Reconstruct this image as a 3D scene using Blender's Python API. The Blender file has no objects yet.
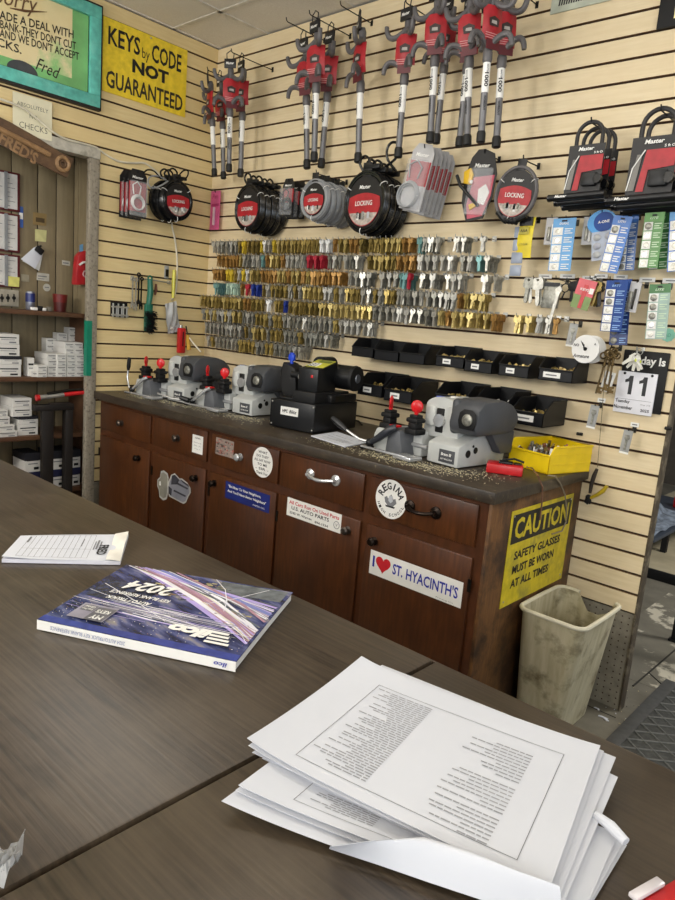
import bpy, bmesh, math, random
from mathutils import Vector, Matrix, Euler
from mathutils.geometry import tessellate_polygon
random.seed(7)
C = bpy.context.scene.collection
R_ = math.radians
V = Vector
# ------------------------------------------------------------------ camera
CAM = V((3.45931771, -2.60489447, 1.38282644)); FPX = 690.168
CROT = Euler((1.38579184, -0.0831628540, 0.740276472), 'XYZ').to_matrix()
def ray(u, v):
    return CROT @ V(((u-337.5)/FPX, -(v-450)/FPX, -1.0))
def PX(u, v, x): d = ray(u, v); return CAM + d*((x-CAM.x)/d.x)
def PY(u, v, y): d = ray(u, v); return CAM + d*((y-CAM.y)/d.y)
def PZ(u, v, z): d = ray(u, v); return CAM + d*((z-CAM.z)/d.z)
cd = bpy.data.cameras.new('camera'); cam = bpy.data.objects.new('camera', cd); C.objects.link(cam)
cam.location = CAM; cam.rotation_euler = (1.38579184, -0.0831628540, 0.740276472)
cd.sensor_fit = 'VERTICAL'; cd.sensor_height = 24.0; cd.lens = FPX/900*24.0; cd.clip_start = 0.02
bpy.context.scene.camera = cam
# ------------------------------------------------------------------ materials
def lin(c): return c/12.92 if c <= .04045 else ((c+.055)/1.055)**2.4
def rgb(h):
    if isinstance(h, str): h = tuple(int(h[i:i+2], 16)/255 for i in (0, 2, 4))
    return tuple(lin(c) for c in h)+(1.0,)
MATS = {}
def mat(name, col, rough=.5, metal=0., var=.12, scale=18., bump=0., stretch=(1, 1, 1), spec=.5, col2=None, alpha=1., trans=0., coat=0., detail=4., emit=0.):
    if name in MATS: return MATS[name]
    m = bpy.data.materials.new(name); m.use_nodes = True; nt = m.node_tree; N = nt.nodes; L = nt.links
    b = N['Principled BSDF']
    tc = N.new('ShaderNodeTexCoord'); mp = N.new('ShaderNodeMapping'); mp.inputs['Scale'].default_value = stretch
    L.new(tc.outputs['Object'], mp.inputs['Vector'])
    nz = N.new('ShaderNodeTexNoise'); nz.inputs['Scale'].default_value = scale; nz.inputs['Detail'].default_value = detail
    L.new(mp.outputs['Vector'], nz.inputs['Vector'])
    rp = N.new('ShaderNodeValToRGB'); c = rgb(col)
    lo = rgb(col2) if col2 else tuple(x*(1-var*1.6) for x in c[:3])+(1,)
    hi = c if col2 else tuple(min(1, x*(1+var*.9)) for x in c[:3])+(1,)
    rp.color_ramp.elements[0].position = .3; rp.color_ramp.elements[0].color = lo
    rp.color_ramp.elements[1].position = .7; rp.color_ramp.elements[1].color = hi
    L.new(nz.outputs['Fac'], rp.inputs['Fac']); L.new(rp.outputs['Color'], b.inputs['Base Color'])
    b.inputs['Roughness'].default_value = rough; b.inputs['Metallic'].default_value = metal
    b.inputs['Specular IOR Level'].default_value = spec; b.inputs['Alpha'].default_value = alpha
    b.inputs['Transmission Weight'].default_value = trans; b.inputs['Coat Weight'].default_value = coat
    if bump:
        bp = N.new('ShaderNodeBump'); bp.inputs['Strength'].default_value = bump; bp.inputs['Distance'].default_value = .004
        L.new(nz.outputs['Fac'], bp.inputs['Height']); L.new(bp.outputs['Normal'], b.inputs['Normal'])
    MATS[name] = m; return m
def stained(name, base, stain, scale, pos=(.55, .68), rough=.5, grain=None, gscale=30, stretch=(1, 1, 1), bump=.1, spec=.5, rvar=0.):
    """base colour with streaky grain and irregular stains"""
    m = mat(name, base, rough, 0, .14, gscale, bump, stretch, spec, grain); nt = m.node_tree; N = nt.nodes; L = nt.links
    b = N['Principled BSDF']; src = b.inputs['Base Color'].links[0].from_socket
    tc = N.new('ShaderNodeTexCoord'); n2 = N.new('ShaderNodeTexNoise'); n2.inputs['Scale'].default_value = scale; n2.inputs['Detail'].default_value = 6
    n2.inputs['Roughness'].default_value = .65
    L.new(tc.outputs['Object'], n2.inputs['Vector'])
    rp = N.new('ShaderNodeValToRGB'); rp.color_ramp.elements[0].position = pos[0]; rp.color_ramp.elements[1].position = pos[1]
    L.new(n2.outputs['Fac'], rp.inputs['Fac'])
    mx = N.new('ShaderNodeMix'); mx.data_type = 'RGBA'; L.new(rp.outputs['Color'], mx.inputs[0]); L.new(src, mx.inputs[6])
    mx.inputs[7].default_value = rgb(stain); L.new(mx.outputs[2], b.inputs['Base Color'])
    if rvar:
        mr = N.new('ShaderNodeMapRange'); mr.inputs['To Min'].default_value = rough-rvar; mr.inputs['To Max'].default_value = rough+rvar
        L.new(n2.outputs['Fac'], mr.inputs['Value']); L.new(mr.outputs['Result'], b.inputs['Roughness'])
    return m
SLAT = stained('slat_veneer', 'e7d6b3', 'dbc69e', 2.2, (.45, .75), .5, 'ddcaa3', 7, (1.2, 4, 16), .03)
SLATB = stained('slat_veneer_side', 'e5d09c', 'd9c08a', 2.2, (.45, .75), .5, 'dcc590', 7, (4, 1.2, 16), .03)
MDF = mat('fibreboard_edge', '7d5c39', .8, 0, .2, 60)
MDFD = mat('fibreboard_groove', '3d2a1e', .9, 0, .2, 60)
PEG = stained('pegboard', '8b8576', '6a6355', 5, (.45, .7), .75)
DIRTWOOD = stained('worn_dark_edge', '4f4537', '7d735f', 14, (.5, .62), .7)
TOPW = stained('counter_laminate', '4b3f32', '5b5042', 3., (.45, .8), .35, '251d15', 9, (1.0, 26, 5), .06, .5, .08)
EDGEW = stained('counter_edge', '5c4937', '7c6448', 12, (.55, .7), .5, '48382a', 9, (1.5, 12, 12))
CABTOP = stained('workbench_laminate', '453b2f', '7d7256', 55, (.62, .76), .42, '2f2820', 9, (2, 12, 5), .05, .5)
CABW = stained('walnut_veneer', '5c3317', '3d2110', 4, (.4, .75), .36, '43240e', 9, (9, 9, 1.0), .04, .5)
CABF = stained('walnut_frame', '5c331b', '3b2012', 6, (.4, .75), .38, '47270f', 9, (5, 5, 2), .04, .5)
CABS = stained('scuffed_side_panel', '5d3d20', '34210f', 7, (.42, .62), .55, '7a5329', 12, (3, 14, 1.2), .1)
CEIL = stained('ceiling_tile', 'e6e1d8', 'dad4ca', 3, (.45, .8), .9, 'd9d3c9', 160, (1, 1, 1), .25)
TBAR = mat('ceiling_bar', 'd8d3c9', .5)
ALC = stained('grooved_panelling', '8d7f62', '75684e', 3, (.45, .75), .6, '7d7056', 6, (8, 8, .8), .03)
ALCD = mat('panelling_groove', '3c3426', .8)
SHELFW = stained('shelf_board', '64452f', '4a3122', 5, (.45, .7), .55)
POSTW = stained('chipped_white_paint', '9d9586', '62584a', 60, (.50, .70), .6, '857c6c', 9, (6, 6, .7))
HEADW = stained('dirty_white_trim', 'c9c4b6', '8d8676', 12, (.55, .7), .6)
FLOORM = stained('worn_floor', '7a766a', '605c50', 3.2, (.45, .62), .6, '6e6a5f', 12, (1, 1, 1), .1)
FLOORL = stained('patchy_floor', '7b776a', 'c8c2b0', 4.6, (.55, .60), .6, '6e6a5f', 12, (1, 1, 1), .1)
BLK = mat('black_plastic', '121315', .40, spec=.4); BLKM = mat('black_matte', '0f0f10', .6, spec=.4); BLKG = mat('black_gloss', '101113', .22)
BINK = mat('black_bin_plastic', '101114', .45, spec=.35)
WHT = mat('white_print', 'ecebe6', .5, 0, .04); PAPER = mat('paper', 'd0d3db', .75, 0, .03, 3); INK = mat('ink', '17171a', .6); INKG = mat('grey_ink', '77787c', .8); INKL = mat('pale_grey_ink', '9c9da2', .8)
RED = mat('red_plastic', 'c21f23', .35); REDC = mat('red_card', 'a9222b', .42, 0, .12, 30); REDB = mat('red_knob', 'd41f24', .28)
YEL = mat('yellow_plastic', 'f2cf12', .38, 0, .06); YCARD = mat('yellow_card', 'e5cf24', .45)
CHR = mat('bright_metal', 'cfd0d0', .25, .6, .06); STEEL = mat('steel_wire', 'b3b2ac', .32, .6, .1); DKM = mat('dark_metal', '3a3935', .4, 1., .1)
GRYM = mat('machine_enamel', 'bfc1be', .42, 0, .05); GRYD = mat('machine_dark_cover', '45474b', .45, 0, .08); GRYC = mat('machine_carriage', '5d5f63', .5, 0, .1)
BRASS = mat('brass', 'b09a58', .36, .55, .3, 70); BRASSB = mat('bright_brass', 'cfba78', .32, .5, .2, 70); BRASSD = mat('old_brass', '8d7a42', .42, .55, .3, 70)
NICK = mat('nickel', 'bcbab1', .38, .6, .2, 70); NICKD = mat('dull_nickel', '9a998f', .4, .6, .3, 70)
CARD = mat('black_card', '1b1a1b', .45)
CLEAR = mat('clear_plastic', 'e8ebee', .12, 0, .02, 10, 0, alpha=.16)
CLEARD = mat('cloudy_plastic', 'd5d6d6', .2, 0, .05, 20, .3, alpha=.55)
BLUE = mat('blue_card', '19438c', .45, spec=.3); LBLUE = mat('light_blue_card', '5b9fd6', .35); GREEN = mat('green_card', '2f6e31', .38); LGREEN = mat('light_green_card', '5d9a4a', .38); NAVY = mat('navy_vinyl', '1c2872', .4)
TEAL = stained('teal_frame_paint', '66c3b6', '8fdccd', 6, (.5, .75), .4)
PINK = mat('pink_card', 'd95f93', .45); DPINK = mat('deep_pink', 'b32f6c', .5)
GRAYC = mat('grey_cable', '8e9092', .35); GRAYT = mat('grey_tube', '77777a', .4, .4, .1); RUB = mat('black_rubber', '101010', .6); VGREY = mat('vinyl_grey', '5c595a', .42)
# ------------------------------------------------------------------ mesh builder
class B:
    def __init__(s): s.bm = bmesh.new(); s.m = []
    def mi(s, m):
        if m not in s.m: s.m.append(m)
        return s.m.index(m)
    def face(s, pts, m):
        f = s.bm.faces.new([s.bm.verts.new(p) for p in pts]); f.material_index = s.mi(m); return f
    def box(s, x0, x1, y0, y1, z0, z1, m, bev=0, seg=2, M=None):
        r = bmesh.ops.create_cube(s.bm, size=1); vs = r['verts']
        for v in vs: v.co = V(((x0+x1)/2+v.co.x*(x1-x0), (y0+y1)/2+v.co.y*(y1-y0), (z0+z1)/2+v.co.z*(z1-z0)))
        return s._fin(vs, m, bev, seg, M)
    def _fin(s, vs, m, bev=0, seg=2, M=None):
        fs = {f for v in vs for f in v.link_faces}; i = s.mi(m)
        for f in fs: f.material_index = i
        if M is not None:
            for v in vs: v.co = M @ v.co
        if bev:
            es = list({e for v in vs for e in v.link_edges})
            r = bmesh.ops.bevel(s.bm, geom=es, offset=bev, segments=seg, profile=.5, affect='EDGES', clamp_overlap=True)
            for f in r['faces']: f.material_index = i
        return s
    def prism(s, pts, o, r, u, d, m, mside=None, bev=0):
        """outline pts (2d) placed at o along r,u and given depth d behind the face (normal r x u)"""
        o, r, u = V(o), V(r), V(u); n = r.cross(u).normalized()
        area = sum(pts[i][0]*pts[(i+1) % len(pts)][1]-pts[(i+1) % len(pts)][0]*pts[i][1] for i in range(len(pts)))
        if area < 0: pts = pts[::-1]
        a = [s.bm.verts.new(o+r*x+u*y) for x, y in pts]; b = [s.bm.verts.new(o+r*x+u*y-n*d) for x, y in pts]
        i, j = s.mi(m), s.mi(mside or m)
        s.bm.faces.new(a).material_index = i; s.bm.faces.new(b[::-1]).material_index = j
        for k in range(len(pts)):
            l = (k+1) % len(pts); s.bm.faces.new((a[k], b[k], b[l], a[l])).material_index = j
        if bev:
            vs = a+b; es = list({e for v in vs for e in v.link_edges})
            rr = bmesh.ops.bevel(s.bm, geom=es, offset=bev, segments=2, profile=.5, affect='EDGES', clamp_overlap=True)
        return s
    def holed(s, outer, hole, d, m, M=None):
        """plate in the xz plane with a hole, depth d about y = 0"""
        tris = tessellate_polygon([[V((x, y, 0)) for x, y in outer], [V((x, y, 0)) for x, y in hole]])
        pts = list(outer)+list(hole); M = M or Matrix(); i = s.mi(m)
        a = [s.bm.verts.new(M @ V((x, -d/2, z))) for x, z in pts]; b = [s.bm.verts.new(M @ V((x, d/2, z))) for x, z in pts]
        for t in tris:
            for q in ([a[k] for k in t], [b[k] for k in t][::-1]):
                try: s.bm.faces.new(q).material_index = i
                except ValueError: pass
        for base, n in ((0, len(outer)), (len(outer), len(hole))):
            for k in range(n):
                l = (k+1) % n
                try: s.bm.faces.new((a[base+k], a[base+l], b[base+l], b[base+k])).material_index = i
                except ValueError: pass
        return s
    def tube(s, pts, rad, m, seg=8, closed=False):
        pts = [V(p) for p in pts]; n = len(pts); i = s.mi(m); rads = rad if isinstance(rad, (list, tuple)) else [rad]*n
        rings = []; prev = None
        for k in range(n):
            if closed: t = pts[(k+1) % n]-pts[k-1]
            else: t = pts[min(k+1, n-1)]-pts[max(k-1, 0)]
            t.normalize()
            if prev is None:
                a = V((0, 0, 1)) if abs(t.z) < .9 else V((1, 0, 0)); x = t.cross(a).normalized()
            else:
                x = (prev-t*prev.dot(t)).normalized()
            prev = x; y = t.cross(x)
            rings.append([s.bm.verts.new(pts[k]+(x*math.cos(2*math.pi*q/seg)+y*math.sin(2*math.pi*q/seg))*rads[k]) for q in range(seg)])
        for k in range(n if closed else n-1):
            A, Bq = rings[k], rings[(k+1) % n]
            for q in range(seg):
                p = (q+1) % seg; s.bm.faces.new((A[q], A[p], Bq[p], Bq[q])).material_index = i
        if not closed:
            s.bm.faces.new(rings[0][::-1]).material_index = i; s.bm.faces.new(rings[-1]).material_index = i
        return s
    def curve(s, pts, rad, m, seg=8, n=4):
        """tube along a smooth curve through the points"""
        P = [V(p) for p in pts]; rd = rad if isinstance(rad, (list, tuple)) else [rad]*len(P); o, ro = [], []
        for k in range(len(P)-1):
            a, b, c, d = P[max(k-1, 0)], P[k], P[k+1], P[min(k+2, len(P)-1)]
            for j in range(n):
                t = j/n; o.append(.5*((2*b)+(c-a)*t+(2*a-5*b+4*c-d)*t*t+(3*b-a-3*c+d)*t**3)); ro.append(rd[k]+(rd[k+1]-rd[k])*t)
        return s.tube(o+[P[-1]], ro+[rd[-1]], m, seg)
    def cyl(s, p0, p1, r0, m, r1=None, seg=20): return s.tube([p0, p1], [r0, r0 if r1 is None else r1], m, seg)
    def torus(s, c, ax, R, r, m, seg=28, rs=7, ex=1., ey=1., rot=0.):
        ax = V(ax).normalized(); a = V((0, 0, 1)) if abs(ax.z) < .9 else V((1, 0, 0)); x = a.cross(ax).normalized(); y = ax.cross(x)
        pts = []
        for k in range(seg):
            t = 2*math.pi*k/seg; pts.append(V(c)+x*math.cos(t)*R*ex+y*math.sin(t)*R*ey)
        return s.tube(pts, r, m, rs, True)
    def ball(s, c, rx, ry, rz, m, M=None, u=14, v=9):
        r = bmesh.ops.create_uvsphere(s.bm, u_segments=u, v_segments=v, radius=1)
        for q in r['verts']: q.co = V((c[0]+q.co.x*rx, c[1]+q.co.y*ry, c[2]+q.co.z*rz))
        return s._fin(r['verts'], m, M=M)
    def lathe(s, prof, c, ax, m, seg=24):
        """profile [(radius, height)] turned about ax through c"""
        ax = V(ax).normalized(); a = V((0, 0, 1)) if abs(ax.z) < .9 else V((1, 0, 0)); x = a.cross(ax).normalized(); y = ax.cross(x); i = s.mi(m); rings = []
        for r, h in prof:
            rings.append([s.bm.verts.new(V(c)+ax*h+(x*math.cos(2*math.pi*k/seg)+y*math.sin(2*math.pi*k/seg))*max(r, 1e-5)) for k in range(seg)])
        for A, Q in zip(rings, rings[1:]):
            for k in range(seg):
                l = (k+1) % seg; s.bm.faces.new((A[k], A[l], Q[l], Q[k])).material_index = i
        s.bm.faces.new(rings[0][::-1]).material_index = i; s.bm.faces.new(rings[-1]).material_index = i
        return s
    def grid(s, fn, nu, nv, m, th=0., flip=False):
        """surface fn(s,t) sampled on a grid, given thickness th downward along its normal"""
        g = [[V(fn(a/nu, b/nv)) for b in range(nv+1)] for a in range(nu+1)]; i = s.mi(m)
        top = [[s.bm.verts.new(p) for p in r] for r in g]
        def fq(q):
            q = q[::-1] if flip else q
            s.bm.faces.new(q).material_index = i
        for a in range(nu):
            for b in range(nv): fq([top[a][b], top[a+1][b], top[a+1][b+1], top[a][b+1]])
        if th:
            def nrm(a, b):
                p = g[min(a+1, nu)][b]-g[max(a-1, 0)][b]; q = g[a][min(b+1, nv)]-g[a][max(b-1, 0)]
                n = p.cross(q).normalized(); return -n if flip else n
            bot = [[s.bm.verts.new(g[a][b]-nrm(a, b)*th) for b in range(nv+1)] for a in range(nu+1)]
            for a in range(nu):
                for b in range(nv): fq([bot[a][b+1], bot[a+1][b+1], bot[a+1][b], bot[a][b]])
            for a in range(nu):
                fq([top[a][0], bot[a][0], bot[a+1][0], top[a+1][0]]); fq([top[a+1][nv], bot[a+1][nv], bot[a][nv], top[a][nv]])
            for b in range(nv):
                fq([top[0][b+1], bot[0][b+1], bot[0][b], top[0][b]]); fq([top[nu][b], bot[nu][b], bot[nu][b+1], top[nu][b+1]])
        return s
    def mesh(s, name, smooth=True, ang=35):
        me = bpy.data.meshes.new(name); s.bm.normal_update(); s.bm.to_mesh(me); s.bm.free()
        for m in s.m: me.materials.append(m)
        if smooth:
            me.polygons.foreach_set('use_smooth', [True]*len(me.polygons)); me.set_sharp_from_angle(angle=R_(ang))
        return me
    def out(s, name, parent=None, local=False, smooth=True, base=True):
        """link as one object; world coordinates unless local; a top-level mesh gets its origin at its base"""
        if parent is not None and not local: s.bm.transform(wmat(parent).inverted())
        loc = V((0, 0, 0))
        if parent is None and base and len(s.bm.verts):
            xs = [v.co for v in s.bm.verts]; lo = V(min(c[i] for c in xs) for i in range(3)); hi = V(max(c[i] for c in xs) for i in range(3))
            loc = V(((lo.x+hi.x)/2, (lo.y+hi.y)/2, lo.z))
            for v in s.bm.verts: v.co -= loc
        o = bpy.data.objects.new(name, s.mesh(name, smooth)); C.objects.link(o); o.location = loc
        if parent is not None: o.parent = parent
        return o
def wmat(o):
    m = Matrix.LocRotScale(o.location, o.rotation_euler, o.scale)
    return wmat(o.parent) @ m if o.parent else m
def tag(o, label, cat, group=None, kind=None):
    o['label'] = label; o['category'] = cat
    if group: o['group'] = group
    if kind: o['kind'] = kind
    return o
def thing(name, label, cat, loc=(0, 0, 0), rot=(0, 0, 0), group=None, scale=1.):
    o = bpy.data.objects.new(name, None); C.objects.link(o); o.empty_display_size = .05
    o.location = loc; o.rotation_euler = rot; o.scale = (scale,)*3
    return tag(o, label, cat, group)
def struct(o): o['kind'] = 'structure'; return o
KIDS = {}
def kids(o):
    return [c for c in bpy.data.objects if c.parent == o]
def dup(root, loc, rot, label, scale=None, group=None, cache={}):
    r = root.copy(); C.objects.link(r); r.location = loc; r.rotation_euler = rot; r['label'] = label
    if scale is not None: r.scale = (scale,)*3
    if group: r['group'] = group
    if root.name not in cache: cache[root.name] = [(c, kids(c)) for c in kids(root)]
    for ch, gs in cache[root.name]:
        c = ch.copy(); C.objects.link(c); c.parent = r
        for g in gs:
            d = g.copy(); C.objects.link(d); d.parent = c
    return r
ORD = ['zeroth', 'first', 'second', 'third', 'fourth', 'fifth', 'sixth', 'seventh', 'eighth', 'ninth', 'tenth', 'eleventh', 'twelfth', 'thirteenth', 'fourteenth', 'fifteenth', 'sixteenth', 'seventeenth', 'eighteenth', 'nineteenth']
def nth(n):
    if n < 20: return ORD[n]
    t = ['', '', 'twent', 'thirt', 'fort', 'fift', 'sixt'][n//10]
    return t+'ieth' if n % 10 == 0 else t+'y-'+ORD[n % 10]
# ------------------------------------------------------------------ lettering
TXT = {}
def txt(body, bold=0., shear=0., res=2):
    k = (body, bold, shear)
    if k not in TXT:
        c = bpy.data.curves.new('t', 'FONT'); c.body = body; c.size = 1; c.resolution_u = res; c.offset = bold; c.shear = shear; c.fill_mode = 'FRONT'
        o = bpy.data.objects.new('t', c); C.objects.link(o); dg = bpy.context.evaluated_depsgraph_get(); dg.update()
        me = bpy.data.meshes.new_from_object(o.evaluated_get(dg)); bpy.data.objects.remove(o); bpy.data.curves.remove(c)
        vs = [v.co.copy() for v in me.vertices]; ps = [tuple(p.vertices) for p in me.polygons]; bpy.data.meshes.remove(me)
        x0 = min(v.x for v in vs); x1 = max(v.x for v in vs); y0 = min(v.y for v in vs); y1 = max(v.y for v in vs)
        TXT[k] = (vs, ps, x0, x1, y0, y1)
    return TXT[k]
def put_text(b, body, c, r, u, w=None, h=None, m=None, bold=0., shear=0., lift=.0006, surf=None):
    """add lettering to builder b, centred on c and fitted to w x h, reading along r with u up"""
    vs, ps, x0, x1, y0, y1 = txt(body, bold, shear); c, r, u = V(c), V(r).normalized(), V(u).normalized(); n = r.cross(u).normalized()
    sx = w/(x1-x0) if w else None; sy = h/(y1-y0) if h else None
    sx = sx or sy; sy = sy or sx; i = b.mi(m or INK)
    q = [b.bm.verts.new(c+r*((v.x-(x0+x1)/2)*sx)+u*((v.y-(y0+y1)/2)*sy)+n*lift) for v in vs]
    for p in ps:
        try: b.bm.faces.new([q[k] for k in p]).material_index = i
        except ValueError: pass
def letters(parent, items, m=INK, name='lettering', local=False, lift=.0006):
    """items: (text, centre, r, u, w, h[, bold[, shear[, material]]]) -> one lettering part"""
    if not local and len(items) > 1: return [letters(parent, [it], m, name, local, lift) for it in items]
    b = B()
    for it in items:
        it = list(it)+[0., 0., None][len(it)-6:] if len(it) < 9 else it
        put_text(b, it[0], it[1], it[2], it[3], it[4], it[5], it[8] or m, it[6], it[7], lift)
    return b.out(name, parent, local, smooth=False)
X, Y, Z = V((1, 0, 0)), V((0, 1, 0)), V((0, 0, 1))
S_ = .0762
def zk(k): return .395+(28-k)*S_
# ================================================================== THE SETTING
def slats(b, o, r, length, z0, z1, n, m):
    """slat boards on a plane through o: r along the wall, n its outward normal"""
    o, r, n = V(o), V(r), V(n)
    k = 40
    zs = sorted(zk(k) for k in range(-4, 29))
    rows = [(lo+.0035, hi-.0035) for lo, hi in zip(zs, zs[1:])]
    for lo, hi in rows:
        if hi < z0+.01 or lo > z1-.01: continue
        lo = max(lo, z0); hi = min(hi, z1)
        p = [o+Z*lo, o+r*length+Z*lo, o+r*length+Z*hi, o+Z*hi]
        if r.cross(Z).dot(n) < 0: p = [p[1], p[0], p[3], p[2]]
        q = [x-n*.010 for x in p]; c = .0012
        f = [p[0]+Z*c, p[1]+Z*c, p[2]-Z*c, p[3]-Z*c]
        b.face(f, m)
        b.face([p[0]-n*c, p[1]-n*c, f[1], f[0]], MDF); b.face([f[3], f[2], p[2]-n*c, p[3]-n*c], MDF)
        b.face([q[0], q[1], p[1]-n*c, p[0]-n*c], MDF); b.face([p[3]-n*c, p[2]-n*c, q[2], q[3]], MDF)
        b.face([q[0], p[0]-n*c, f[0], f[3], p[3]-n*c, q[3]], MDF); b.face([f[1], p[1]-n*c, q[1], q[2], p[2]-n*c, f[2]], MDF)
b = B(); slats(b, (.0, 0, 0), X, 2.705, .395, 2.833, -Y, SLAT)
b.box(-.06, 2.705, .0102, .045, 0, 2.833, MDFD); b.box(-.0, 2.705, .004, .012, 0, .392, PEG)
for i in range(34):
    for j in range(15):
        x = 1.85+i*.0254; z = .018+j*.0254
        b.face([(x+.0032*math.cos(-t*math.pi/3), .0035, z+.0032*math.sin(-t*math.pi/3)) for t in range(6)], MDFD)
wb = struct(b.out('wall_back', smooth=False))
b = B(); slats(b, (0, -.712, 0), Y, .712, .395, 2.833, X, SLATB); slats(b, (0, -3.0, 0), Y, 2.288, 2.142, 2.833, X, SLATB)
b.box(-.05, -.0102, -.712, 0.0, 0, 2.833, MDFD); b.box(-.05, -.0102, -3.0, -.712, 2.10, 2.833, MDFD); b.box(-.0101, -.002, -.712, 0, 0, .392, PEG)
struct(b.out('wall_left', smooth=False))
b = B(); b.box(2.7052, 2.713, -.003, .047, 0, 2.833, DIRTWOOD, .002)
struct(b.out('trim_1'))
b = B(); b.box(-.022, .012, -.768, -.7125, 0, 2.085, POSTW, .004); b.box(-.02, .0135, -.7695, -.742, .985, 1.275, mat('green_tape', '0f7f63', .45))
struct(b.out('trim_2'))
b = B(); b.box(-.06, .014, -2.2, -.7125, 2.0855, 2.140, HEADW, .003); struct(b.out('trim_3'))
# door recess lined with grooved boards
b = B(); b.box(-.36, -.306, -2.3, -.66, 0, 2.6, ALCD)
y = -.69; ws = [.10, .10, .135, .115, .12, .105, .13, .12, .11, .125, .12, .11, .12, .11]; i = 0
while y > -2.25:
    w = ws[i % len(ws)]; b.box(-.306, -.300, y-w+.003, y-.003, 0, 2.6, ALC, .0015); y -= w; i += 1
struct(b.out('wall_alcove_rear'))
b = B(); b.box(-.30, -.024, -.69, -.66, 0, 2.6, ALC); b.box(-.285, -.25, -.694, -.69, 0, 2.6, ALC); struct(b.out('wall_alcove_side'))
b = B(); b.box(-.36, -.05, -2.3, -2.25, 0, 2.6, ALC); struct(b.out('wall_alcove_end'))
b = B(); b.box(-.36, -.05, -2.3, -.66, 2.45, 2.5, CEIL); struct(b.out('alcove_light_block'))  # unseen lid added to keep light out of the recess
# ceiling of mineral tiles between metal bars
b = B(); b.box(-.06, 8.5, -6.5, 6.0, 2.862, 2.9, TBAR)
tx = [-.06+.61*i for i in range(15)]; ty = [.0-1.22*j+.0 for j in range(-5, 6)][::-1]
xs = [0.0, .40]+[.40+.61*i for i in range(1, 14)]; ys = [-6.4+1.22*j for j in range(0, 11)]
for x0, x1 in zip(xs, xs[1:]):
    for y0, y1 in zip(ys, ys[1:]):
        b.box(x0+.011, x1-.011, y0+.011, y1-.011, 2.838, 2.862, CEIL, .003, 1)
for x in xs: b.box(x-.012, x+.012, -6.4, 5.8, 2.834, 2.862, TBAR)
for y in ys: b.box(-.0, 8.4, y-.012, y+.012, 2.834, 2.8615, TBAR)
struct(b.out('ceiling', smooth=False))
b = B(); b.box(-1.0, 8.5, -6.5, 6.0, -.05, 0.0, FLOORM)
b.box(2.42, 6.0, .30, 1.70, 0.0, .0012, FLOORL); b.box(-.9, 8.4, -6.4, -2.75, 0.0, .002, mat('bounce_floor', 'cfcabd', .5, 0, .06, 4)); b.box(4.4, 8.4, -2.75, .2, 0.0, .002, MATS['bounce_floor'])  # pale slabs added on the unseen floor to bounce light up to the ceiling
sm = mat('floor_seam', '2e2b25', .8)
a0, a1 = PZ(633, 686, .002), PZ(675, 650, .002); b.tube([a0, a1, a1+(a1-a0)*2], .004, sm, 6)
a0, a1 = PZ(648, 672, .002), PZ(668, 690, .002); b.tube([a0, a1], .003, sm, 6)
for y in (-.06, -.9, -1.7): b.tube([(2.2, y, .0005), (2.72, y, .0005)], .002, sm, 6)
struct(b.out('floor', smooth=False))
b = B(); b.box(-1.0, 8.5, 5.0, 5.1, 0, 2.86, mat('dim_far_wall', '4b443a', .8)); struct(b.out('wall_far'))
# ================================================================== SHOP COUNTER
cz = .95
t = thing('shop_counter', 'long dark brown wood-grain service counter holding the catalogue and papers', 'counter', (2.2, -2.2, 0))
b = B(); b.box(.75, 3.0035, -2.62, -1.862, cz-.036, cz, TOPW, .003); b.out('countertop', t)['label'] = 'longer slab of the dark counter top beside the seam'
b = B(); b.box(3.0085, 4.25, -2.62, -1.862, cz-.036, cz, TOPW, .003); b.out('countertop', t)['label'] = 'shorter slab of the dark counter top under the papers'
b = B(); b.box(.75, 4.25, -1.8615, -1.858, cz-.035, cz-.003, EDGEW, .001); b.out('edge_band', t)
b = B(); b.box(.80, 4.2, -1.90, -1.88, 0.0, cz-.037, CABF); b.box(.80, .82, -2.55, -1.9, 0, cz-.037, CABF); b.box(4.18, 4.2, -2.55, -1.9, 0, cz-.037, CABF); b.box(3.0, 3.02, -2.55, -1.9, 0, cz-.037, CABF)
b.out('front_panel', t)
# ================================================================== WORKBENCH CABINET
FY = -.70
BAY = [(.062, .540), (.572, .996), (1.032, 1.470), (1.486, 1.924), (1.956, 2.398)]
t = cab = thing('base_cabinet', 'dark walnut base cabinet of five drawers and doors under the machines', 'cabinet', (1.25, -.35, 0))
b = B(); b.box(.045, 2.428, FY, FY+.02, .06, .863, CABF); b.box(.045, .065, FY+.02, -.02, 0, .863, CABF); b.box(.045, 2.418, -.06, -.03, 0, .863, CABF)
b.box(.06, 2.418, FY+.05, FY+.07, 0, .06, BLKM)
b.out('carcass', t)
b = B(); b.box(2.420, 2.440, FY+.001, -.015, 0, .863, CABS, .002); b.out('side_panel', t)
DR, DO = [], []
for i, (x0, x1) in enumerate(BAY):
    b = B(); b.box(x0, x1, FY-.012, FY-.0005, .708, .848, CABW, .003); DR.append(b.out('drawer', t))
    b = B(); b.box(x0, x1, FY-.012, FY-.0005, .07, .672, CABW, .003); DO.append(b.out('door', t))
    hx = x0 if i in (0, 1, 4) else x0
    for z in (.58, .16):
        b = B(); b.box(x0-.008+(x1-x0+.004)*(i in (4,)), x0+.004+(x1-x0+.004)*(i in (4,)), FY-.015, FY-.012, z-.022, z+.022, DKM); b.out('hinge', DO[-1])
def knob(parent, c, m, r=.016):
    b = B(); b.lathe([(r*.95, 0), (r*.95, .003), (r*.4, .006), (r*.4, .014), (r*.9, .018), (r, .024), (r*.7, .030), (.001, .031)], (c[0], FY-.0122, c[2]), -Y, m, 18)
    return b.out('knob', parent)
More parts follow.
